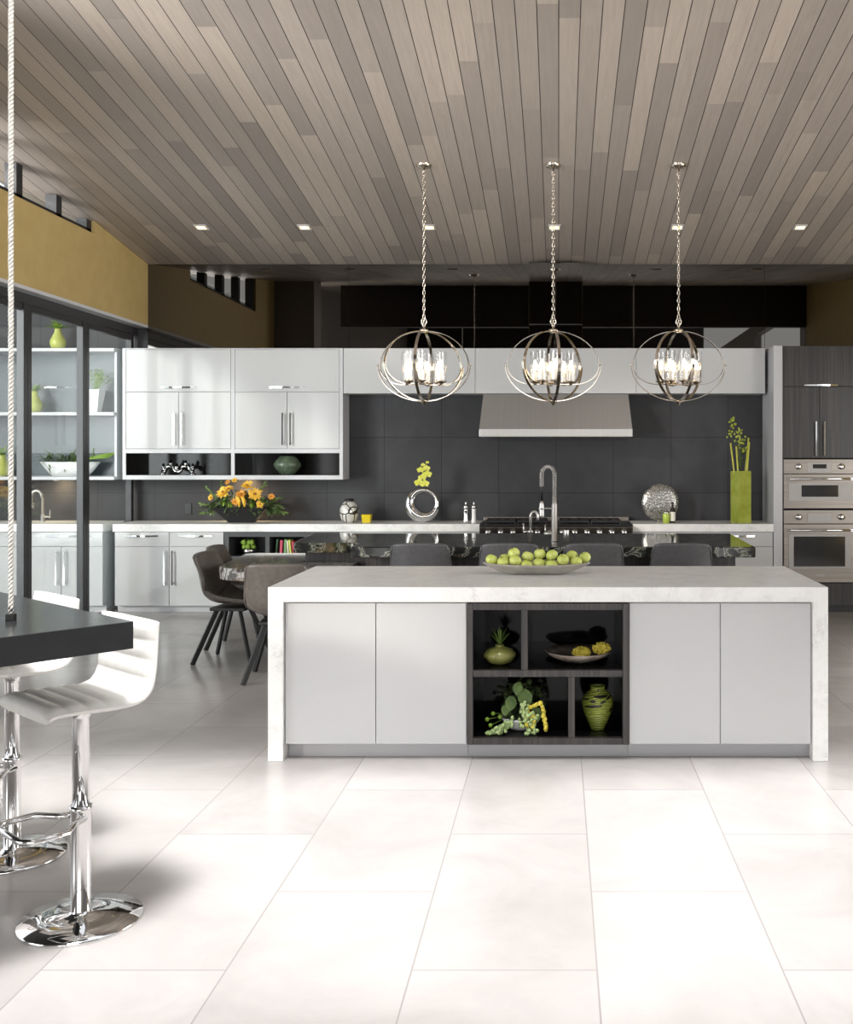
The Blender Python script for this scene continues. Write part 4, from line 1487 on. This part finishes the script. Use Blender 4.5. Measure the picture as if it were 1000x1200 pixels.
def daisy(px, py, rad, mat, tilt, petals=16, Y=10.72):
    p = at(px, py, Y)
    nrm = Vector(tilt).normalized()
    u = nrm.orthogonal().normalized()
    v = nrm.cross(u)
    w = MB()
    for lay, (rr, up) in enumerate(((1.0, .25), (.75, .55))):
        for i in range(petals):
            a = 2 * pi * (i + .5 * lay) / petals
            d = u * cos(a) + v * sin(a) + nrm * up
            d = d + Vector((r.gauss(0, .12), r.gauss(0, .12), r.gauss(0, .12)))
            w.leaf(p, d, nrm, rad * rr * r.uniform(.8, 1.05), rad * .34, bend=.1, n=4)
    o = w.build('flower', mat, t)
    MB().ball(p + nrm * rad * .16, rad * .19, (1, 1, .8), 10, 6).build('flower_centre', BROWN, o)
for a in ((262, 577, .085, YELLOW, (-.4, -1, .6)), (290, 569, .075, YELLOW, (0, -.8, .9)), (299, 579, .085, YELLOW, (.15, -1, .3)), (283, 579, .065, ORANGE, (0, -1, .8)), (268, 573, .06, YELLOW, (-.2, -.7, 1)),
          (305, 591, .05, YELLOW, (.1, -1, .1)), (276, 588, .05, ORANGE, (0, -1, .2)), (318, 582, .042, ORANGE, (.3, -1, .3)), (247, 583, .04, YELLOW, (-.5, -1, .3)), (267, 565, .035, ORANGE, (-.1, -.8, .6)), (275, 563, .035, YELLOW, (.1, -.8, .6))):
    daisy(*a)
for px in (280, 286):
    P = [at(px - 3, 582, 10.70), at(px, 587, 10.68), at(px + .5, 594, 10.685)]
    MB().tube([P[0], P[0].lerp(P[1], .5) + Vector((.004, 0, .004)), P[1], P[2]], [.012, .018, .02, .008], 10).build('yellow_pod', YELLOW, t)
for (px, py, rad) in ((270, 590, .045), (295, 590, .05), (262, 588, .045), (308, 586, .04)):
    w = MB()
    p = at(px, py, 10.72)
    for k in range(26):
        d = Vector((r.gauss(0, 1), r.gauss(-.6, 1), r.gauss(0, 1))).normalized()
        w.leaf(p, d, (0, 0, 1), rad, rad * .5, bend=.3, n=3)
    w.build('green_bloom', LEAF_LIGHT if px < 300 else LEAF, t)

# mosaic vase and yellow candle
c = cpos(409.5, 10.86)
k = 10.86 / 1200
t = thing('mosaic_vase', 'round pearl mosaic vase with a dark rim, left of the yellow candle', 'vase', c)
MB().lathe([(0, 0), (6.5 * k, 0), (9.5 * k, 4 * k), (11.3 * k, 10 * k), (10.8 * k, 16 * k), (8.5 * k, 21.5 * k), (5.6 * k, 24.5 * k), (0, 24.5 * k)], c, 36).build('body', SILVER_MOSAIC, t)
MB().lathe([(5.6 * k, 24.4 * k), (5.2 * k, 25.5 * k), (5.2 * k, 27.5 * k), (4.4 * k, 27.5 * k), (4.4 * k, 24.4 * k)], c, 30).build('rim', BLACK, t)
c = cpos(430, 10.80)
t = thing('candle', 'small square yellow candle on the back worktop', 'candle', c)
MB().add([c + Vector(p) for p in ((-.042, -.042, 0), (.042, -.042, 0), (.042, .042, 0), (-.042, .042, 0), (-.05, -.05, .088), (.05, -.05, .088), (.05, .05, .088), (-.05, .05, .088))],
         [(3, 2, 1, 0), (4, 5, 6, 7), (0, 1, 5, 4), (1, 2, 6, 5), (2, 3, 7, 6), (3, 0, 4, 7)]).build('glass', WAX, t, bevel=.006)
MB().cyl(c + Vector((0, 0, .088)), c + Vector((0, 0, .1)), .002, n=6).build('wick', BLACK, t)

# chrome ring vase with an orchid
c = cpos(495, 10.86)
t = thing('ring_vase', 'chrome ring-shaped vase with a yellow-green orchid on the back worktop', 'vase', c)
w = MB()
n, m_ = 56, 18
rows = []
for i in range(n + 1):
    a = 2 * pi * i / n
    th = .045 - .022 * cos(a - radians(45))      # thick at lower left, thin at upper right
    R = .187 - th
    row = []
    for q in range(m_ + 1):
        b = 2 * pi * q / m_
        rr = R + th * cos(b)
        row.append((c.x + rr * cos(a), c.y + (th * .9 + .012) * sin(b), c.z + .186 + rr * sin(a)))
    rows.append(row)
w.grid(rows)
w.build('ring', CHROME, t)
MB().lathe([(.018, 0), (.02, .03), (.015, .03), (.013, 0)], at(494, 576, 10.86), 16).build('neck', CHROME, t)
P = [at(494, 577, 10.86), at(496, 565, 10.85), at(499, 555, 10.85), at(498, 546, 10.84), at(501, 541, 10.83)]
MB().tube(P, .004, 6).build('stem', LEAF, t)
def orchid(px, py, s):
    p = at(px, py, 10.81)
    w = MB()
    for a, l, wd in ((90, 1, .7), (215, .9, .6), (325, .9, .6), (165, 1.05, 1.05), (15, 1.05, 1.05)):
        A = radians(a)
        w.leaf(p, (cos(A), -.25, sin(A)), (0, -1, 0), s * l, s * wd, bend=.15, n=5)
    w.ball(p + Vector((0, -.012, -.006)), s * .2, seg=8, rings=6)
    w.build('orchid_bloom', ORCHID, t)
for a in ((491, 566, .05), (498, 567, .05), (495, 560, .045), (501, 556, .05), (493, 551, .04), (500, 549, .04), (496, 545, .025), (501, 542, .02)):
    orchid(*a)

# mills
for px, lab, mt in ((546, 'slim chrome pepper mill, left of the pair by the range', CHROME), (555.5, 'slim white-topped mill, right of the pair by the range', WHITE_CERAMIC)):
    c = cpos(px, 10.72)
    t = thing('spice_mill', lab, 'mill', c, 0, 'pair of mills by the range')
    MB().lathe([(0, 0), (.027, 0), (.028, .02), (.022, .06), (.021, .13), (.024, .15), (0, .15)], c, 20).build('body', mt, t)
    MB().lathe([(.018, .15), (.026, .156), (.024, .18), (.012, .192), (.006, .2), (.012, .21), (.01, .222), (0, .225)], c, 20).build('head', CHROME, t)

# silver disc, candle and bottle
c = cpos(774, 10.95)
t = thing('silver_disc', 'round crackled silver disc vase on a small stand, right of the range', 'ornament', c)
w = MB().lathe([(0, -.035), (.09, -.033), (.16, -.024), (.197, -.006), (.2, 0), (.197, .006), (.16, .024), (.09, .033), (0, .035)], c + Vector((0, 0, .207)), 48, 'Y')
w.build('disc', SILVER_CRACKLE, t)
MB().box(c + Vector((-.055, -.045, 0)), c + Vector((.055, .045, .008))).box(c + Vector((-.04, -.03, .008)), c + Vector((.04, .03, .02))).build('stand', SILVER_CRACKLE, t, bevel=.002)
c = cpos(781, 10.74)
t = thing('jar_candle', 'lime candle jar in front of the silver disc', 'candle', c)
MB().lathe([(0, 0), (.036, 0), (.037, .095), (.034, .1), (0, .1)], c, 24).build('jar', WAX_GREEN, t)
MB().lathe([(0, .1), (.03, .1), (.032, .105), (.03, .118), (.008, .122), (.01, .14), (0, .142)], c, 20).build('lid', CHROME, t)
c = cpos(788.5, 10.76)
t = thing('oil_bottle', 'small dark bottle with a pale label in front of the silver disc', 'bottle', c)
MB().lathe([(0, 0), (.028, 0), (.03, .01), (.03, .12), (.022, .15), (.011, .165), (.011, .2), (0, .2)], c, 24).build('body', BOTTLE, t)
MB().lathe([(.0306, .02), (.0306, .115)], c, 24).build('paper_label', PAPER, t)
MB().lathe([(0.0115, .175), (.013, .176), (.013, .22), (0, .221)], c, 16).build('cap', BLACK, t)

# tall lime vase
c = cpos(868.5, 10.76)
t = thing('tall_vase', 'tall square lime green vase holding bamboo canes and green berries', 'vase', c, radians(25))
h = .545
w = MB()
hw = .077
hi = .066
o_, i_ = [(-hw, -hw), (hw, -hw), (hw, hw), (-hw, hw)], [(-hi, -hi), (hi, -hi), (hi, hi), (-hi, hi)]
v = [(x, y, 0) for x, y in o_] + [(x, y, h) for x, y in o_] + [(x, y, h) for x, y in i_] + [(x, y, .05) for x, y in i_]
w.add(v, [(3, 2, 1, 0)] + [(i, (i + 1) % 4, 4 + (i + 1) % 4, 4 + i) for i in range(4)] + [(4 + i, 4 + (i + 1) % 4, 8 + (i + 1) % 4, 8 + i) for i in range(4)] + [(8 + i, 8 + (i + 1) % 4, 12 + (i + 1) % 4, 12 + i) for i in range(4)] + [(12, 13, 14, 15)])
w.build('body', LIME, t, world=False, bevel=.003)
Ri = Matrix.Rotation(-radians(25), 3, 'Z')
def loc_(px, py, Y):
    return Ri @ (at(px, py, Y) - c)
for (px0, px1, py1, Y1) in ((864.5, 856.5, 519, 10.72), (867.5, 863, 523, 10.72), (871, 877.5, 513, 10.78), (873, 878.5, 518, 10.74)):
    a, b = loc_(px0, 585, 10.76), loc_(px1, py1, Y1)
    w = MB().cyl(a, b, .0085, n=10)
    for q in (.35, .7):
        p = a.lerp(b, q)
        w.cyl(p - (b - a).normalized() * .003, p + (b - a).normalized() * .003, .0098, n=10)
    w.build('bamboo_cane', BAMBOO, t, world=False)
w = MB()
tops = ((857, 493), (860, 500), (866, 505), (863, 511), (870, 513), (868, 520), (857, 508), (872, 527))
r = rnd_of(12)
for px, py in tops:
    w.tube([loc_(868, 552, 10.76), loc_(868 + (px - 868) * .3, (552 + py) / 2, 10.77), loc_(px, py, 10.78)], .0025, 5)
for k in range(40):
    p = loc_(r.uniform(866, 874), r.uniform(524, 546), 10.78 + r.uniform(-.02, .02))
    w.leaf(p, (r.gauss(0, 1), r.gauss(0, 1), r.gauss(.3, 1)), (0, 0, 1), .04, .016, n=3)
w.build('berry_stems', LEAF_DARK, t, world=False)
w = MB()
for px, py in tops:
    for k in range(7):
        p = loc_(px + r.gauss(0, 2.3), py + r.gauss(0, 2.6), 10.775 + r.uniform(-.03, .03))
        w.ball(p, r.uniform(.011, .016), seg=8, rings=6)
w.build('berries', LIME, t, world=False)

# ================================================================== cabinet niche ornaments
c = Vector((at(208.5, 557, 10.98).x, 10.98, 1.4225))
t = thing('chrome_ornament', 'wavy chrome candle ornament in the left cabinet niche', 'ornament', c)
w = MB()
path = [c + Vector((-.165 + .33 * i / 48, .02 * sin(i * .5), .062 + .03 * sin(2 * pi * (i / 48 * 2 - .25)))) for i in range(49)]
w.tube(path, [.02 + .006 * sin(i * .8) for i in range(49)], 12)
w.build('wave', CHROME, t)
for dx, z in ((-.16, .0), (.16, .0)):
    MB().lathe([(0, 0), (.032, 0), (.03, .01), (.012, .018), (.02, .05), (0, .05)], c + Vector((dx, 0, 0)), 20).build('foot', CHROME, t)
for dx, z in ((-.155, .05), (-.075, .085), (-.01, .05), (.085, .085), (.16, .05)):
    MB().lathe([(0, 0), (.01, 0), (.012, .025), (.022, .03), (.022, .04), (.014, .045), (.012, .07), (0, .07)], c + Vector((dx, 0, z)), 16).build('candle_cup', CHROME, t)
c = Vector((at(337, 557, 10.98).x, 10.98, 1.4225))
o = MB().lathe([(0, 0), (.065, 0), (.08, .012), (.135, .075), (.145, .11), (.13, .145), (.085, .198), (.07, .203), (.06, .198), (0, .19)], c, 40).build('ribbed_pot', noisy('dark_green_glaze', (64, 78, 62), (92, 106, 86), 30, (1, 1, .1), rough=.25, bump=.3), origin=c)
tag(o, 'rounded dark green ribbed pot in the right cabinet niche', 'pot')

# niche under the counter: silver cup of green balls and a row of books
c = Vector((at(291, 650, 10.7).x, 10.74, .586))
t = thing('silver_cup', 'silver cup heaped with green balls beside the books', 'cup', c)
MB().lathe([(0, 0), (.05, 0), (.075, .03), (.08, .07), (.076, .07), (.06, .03), (0, .015)], c, 28).build('cup', CHROME, t)
r = rnd_of(5)
for dx, dy, dz in ((-.045, -.02, .085), (.0, -.045, .09), (.047, -.015, .085), (-.02, .03, .1), (.028, .03, .1), (.0, -.01, .132), (-.05, -.035, .135), (.035, -.03, .135)):
    w = MB()
    p = c + Vector((dx, dy, dz))
    w.ball(p, .026)
    for k in range(24):
        d = Vector((r.gauss(0, 1), r.gauss(0, 1), r.gauss(0, 1))).normalized()
        w.leaf(p + d * .02, d + Vector((.2, 0, 0)), (0, 0, 1), .02, .012, n=2)
    w.build('green_ball', LEAF_LIGHT, t)
books = [(319, .016, .205, (54, 96, 58), 'dark green', -6), (324.5, .024, .19, (196, 66, 92), 'pink', -4), (329.5, .026, .20, (108, 146, 92), 'soft green', -3), (333.2, .014, .185, (226, 214, 190), 'cream', 3), (336.5, .018, .195, (196, 204, 84), 'lime', 8), (340.5, .026, .175, (170, 44, 62), 'dark red', 10), (345, .020, .17, (64, 44, 50), 'dark plum', 12)]
for px, th, hh, col, nm, lean in books:
    hh *= .82
    p = at(px + 4.5, 650, 10.68)
    p = Vector((p.x, 10.68, .5858 + th * .5 * abs(sin(radians(lean))) + .002))
    t = thing('book', '%s book spine standing in the row under the counter' % nm, 'book', p, 0, 'books under the counter')
    t.rotation_euler = (0, radians(-lean) * .8, 0)
    w = MB().box((-th / 2, 0, 0), (-th / 2 + .002, .13, hh)).box((th / 2 - .002, 0, 0), (th / 2, .13, hh)).box((-th / 2, -.002, 0), (th / 2, 0, hh))
    w.build('cover', Mat(nm.replace(' ', '_') + '_book_cover', col, rough=.45).m, t, world=False)
    MB().box((-th / 2 + .002, 0, .004), (th / 2 - .002, .125, hh - .004)).build('pages', PAPER, t, world=False)

# ================================================================== annex behind the glass
t = thing('shelf_rack', 'white open shelves behind the glass wall', 'shelf unit', (-5.9, 11.0, 1.37))
for z in (1.37, 2.055, 2.735):
    MB().box((-7.2, 10.86, z), (-4.72, 11.19, z + .034)).build('shelf', MATTE_WHITE, t, bevel=.002)
for x in (-7.2, -6.4, -4.74):
    MB().box((x - .012, 10.95, 1.404), (x + .012, 11.19, 2.735)).build('upright', MATTE_WHITE, t)
MB().box((-7.2, 11.17, 1.404), (-4.72, 11.195, 2.735)).build('back_panel', Mat('blue_grey_panel', (84, 94, 98), rough=.3).m, t)
o = MB().box((-8.2, 10.575, .84), (-4.71, 11.19, .92)).build('worktop', STONE, origin=(-6.4, 10.9, .84), bevel=.003)
tag(o, 'white worktop under the shelves behind the glass wall', 'worktop')
for x0, x1, lab in ((-8.1, -6.45, 'white base cabinet at the left edge, behind the glass wall'), (-6.445, -4.72, 'white base cabinet below the curved tap, behind the glass wall')):
    base_cabinet(x0, x1, lab, 4, 2, 'white base cabinets behind the glass')
c = Vector((at(50, 608, 10.9).x, 10.9, .921))
t = thing('annex_faucet', 'curved chrome tap behind the glass wall', 'faucet', c)
MB().tube([c, c + Vector((0, 0, .25))] + [c + Vector((-.055 + .055 * cos(q), -.02, .27 + .065 * sin(q))) for q in [pi * i / 10 for i in range(11)]] + [c + Vector((-.11, -.02, .2))], .014, 10).build('spout', BRUSHED, t)
MB().lathe([(0, 0), (.03, 0), (.03, .01), (.02, .02), (.02, .08), (0, .08)], c, 18).cyl(c + Vector((0, 0, .055)), c + Vector((.08, 0, .055)), .01).cyl(c + Vector((.075, 0, .04)), c + Vector((.08, 0, .13)), .006).build('lever', BRUSHED, t)
MB().lathe([(0, .15), (.026, .15), (.028, .16), (.028, .2), (.018, .21), (0, .21)], c + Vector((-.11, -.02, 0)), 18).build('spray_head', BRUSHED, t)


def gourd(label, p, h, rnd, grass=14):
    t = thing('gourd_vase', label, 'vase', p, 0, 'gourd vases behind the glass')
    prof = [(0, 0), (.30, 0), (.42, .08), (.50, .25), (.48, .42), (.36, .60), (.24, .76), (.20, .88), (.22, .98), (.18, .98), (.15, .86), (0, .8)]
    MB().lathe([(a * h * .72, b * h) for a, b in prof], p, 32).build('body', PEAR, t)
    w = MB()
    r = rnd_of(rnd)
    for i in range(grass * 2):
        a = r.uniform(0, 2 * pi)
        k = r.uniform(.3, 1.6)
        w.leaf(p + Vector((0, 0, h * .95)), (cos(a) * k, sin(a) * k, 1), (0, 0, 1), h * .62 * r.uniform(.7, 1.1), h * .10, bend=.5, n=5)
    w.build('leaves', LEAF_LIGHT, t)


gourd('yellow-green gourd vase with a leafy tuft on the top shelf behind the glass', Vector((at(68, 0, 11.0).x, 11.0, 2.771)), .225, 1)
gourd('yellow-green gourd vase on the middle shelf behind the glass', Vector((at(40, 0, 11.0).x, 11.0, 2.091)), .235, 2)
gourd('yellow-green gourd vase on the lowest shelf at the left edge, behind the glass', Vector((at(3, 0, 11.0).x, 11.0, 1.406)), .235, 6)
p = Vector((at(111, 0, 11.0).x, 11.0, 2.091))
t = thing('planter', 'tapered white planter with loose greenery on the middle shelf behind the glass', 'planter', p)
MB().add([p + Vector(q) for q in ((-.05, -.05, 0), (.05, -.05, 0), (.05, .05, 0), (-.05, .05, 0), (-.085, -.085, .245), (.085, -.085, .245), (.085, .085, .245), (-.085, .085, .245))],
         [(3, 2, 1, 0), (4, 5, 6, 7), (0, 1, 5, 4), (1, 2, 6, 5), (2, 3, 7, 6), (3, 0, 4, 7)]).build('pot', WHITE_CERAMIC, t, bevel=.004)
r = rnd_of(8)
w = MB()
for i in range(22):
    d = Vector((r.gauss(.2, .5), r.gauss(0, .4), 1)).normalized()
    b = p + Vector((0, 0, .24)) + d * r.uniform(.14, .27)
    w.tube([p + Vector((0, 0, .23)), b], .002, 4)
    for k in range(5):
        w.leaf(b - d * .02 * k, (r.gauss(0, 1), r.gauss(0, 1), r.gauss(.5, .6)), (0, 0, 1), .04, .016, n=3)
w.build('greenery', LEAF_LIGHT, t)
p = Vector((at(82, 0, 10.98).x, 10.99, 1.406))
t = thing('greens_bowl', 'flared white bowl of leafy greens on the lowest shelf behind the glass', 'bowl', p)
w = MB()
rows = []
for z, hx, hy in ((0, .19, .07), (.06, .25, .09), (.155, .325, .125), (.155, .31, .112), (.06, .235, .08), (.02, .18, .06)):
    rows.append([p + Vector((hx * cos(2 * pi * k / 32), hy * sin(2 * pi * k / 32), z)) for k in range(33)])
w.grid(rows)
w.add(rows[0][:-1], [tuple(range(32))]); w.add(rows[-1][:-1], [tuple(range(32))])
w.build('bowl', WHITE_CERAMIC, t)
w = MB()
for i in range(170):
    q = p + Vector((r.uniform(-.30, .24), r.uniform(-.09, .06), r.uniform(.13, .2)))
    w.leaf(q, (r.gauss(-.2, 1), r.uniform(-.6, .3), r.gauss(.45, .4)), (0, 0, 1), r.uniform(.08, .16), .018, bend=.3, n=4)
w.build('leafy_greens', LEAF, t)
for k in range(6):
    a = p + Vector((-.02, -.03 + .012 * k, .15))
    b = p + Vector((.44 + .01 * k, -.06 + .02 * k, .20 + .012 * k))
    MB().tube([a, a.lerp(b, .6) + Vector((0, 0, .01)), b], [.008, .007, .005], 7).build('stalk', LEAF_LIGHT, t)

# warm puck lamps under the wall cabinets and under the annex shelf
for X, lab in ((-3.42, 'warm puck light under the wall cabinets above the yellow flowers'), (-5.42, 'warm puck light under the lowest shelf, above the curved tap behind the glass')):
    zz = 1.374 if X > -4 else 1.37
    t = thing('puck_light', lab, 'light', (X, 11.05, zz))
    MB().lathe([(0, -.001), (.035, -.001), (.035, -.012), (.028, -.014), (.028, -.010), (0, -.010)], (0, 0, 0), 20).build('housing', CHROME, t, world=False)
    MB().lathe([(0, -.0125), (.026, -.0125), (.026, -.0108), (0, -.0108)], (0, 0, 0), 20).build('lens', DOWNLIGHT, t, world=False)
    L_ = light('puck_glow', 'AREA', (X, 11.05, zz - .016), (0, .25, -1), 3.5, (1.0, .70, .40), shape='DISK', size=.05)
    L_.parent = t
    L_.location = (0, 0, -.016)
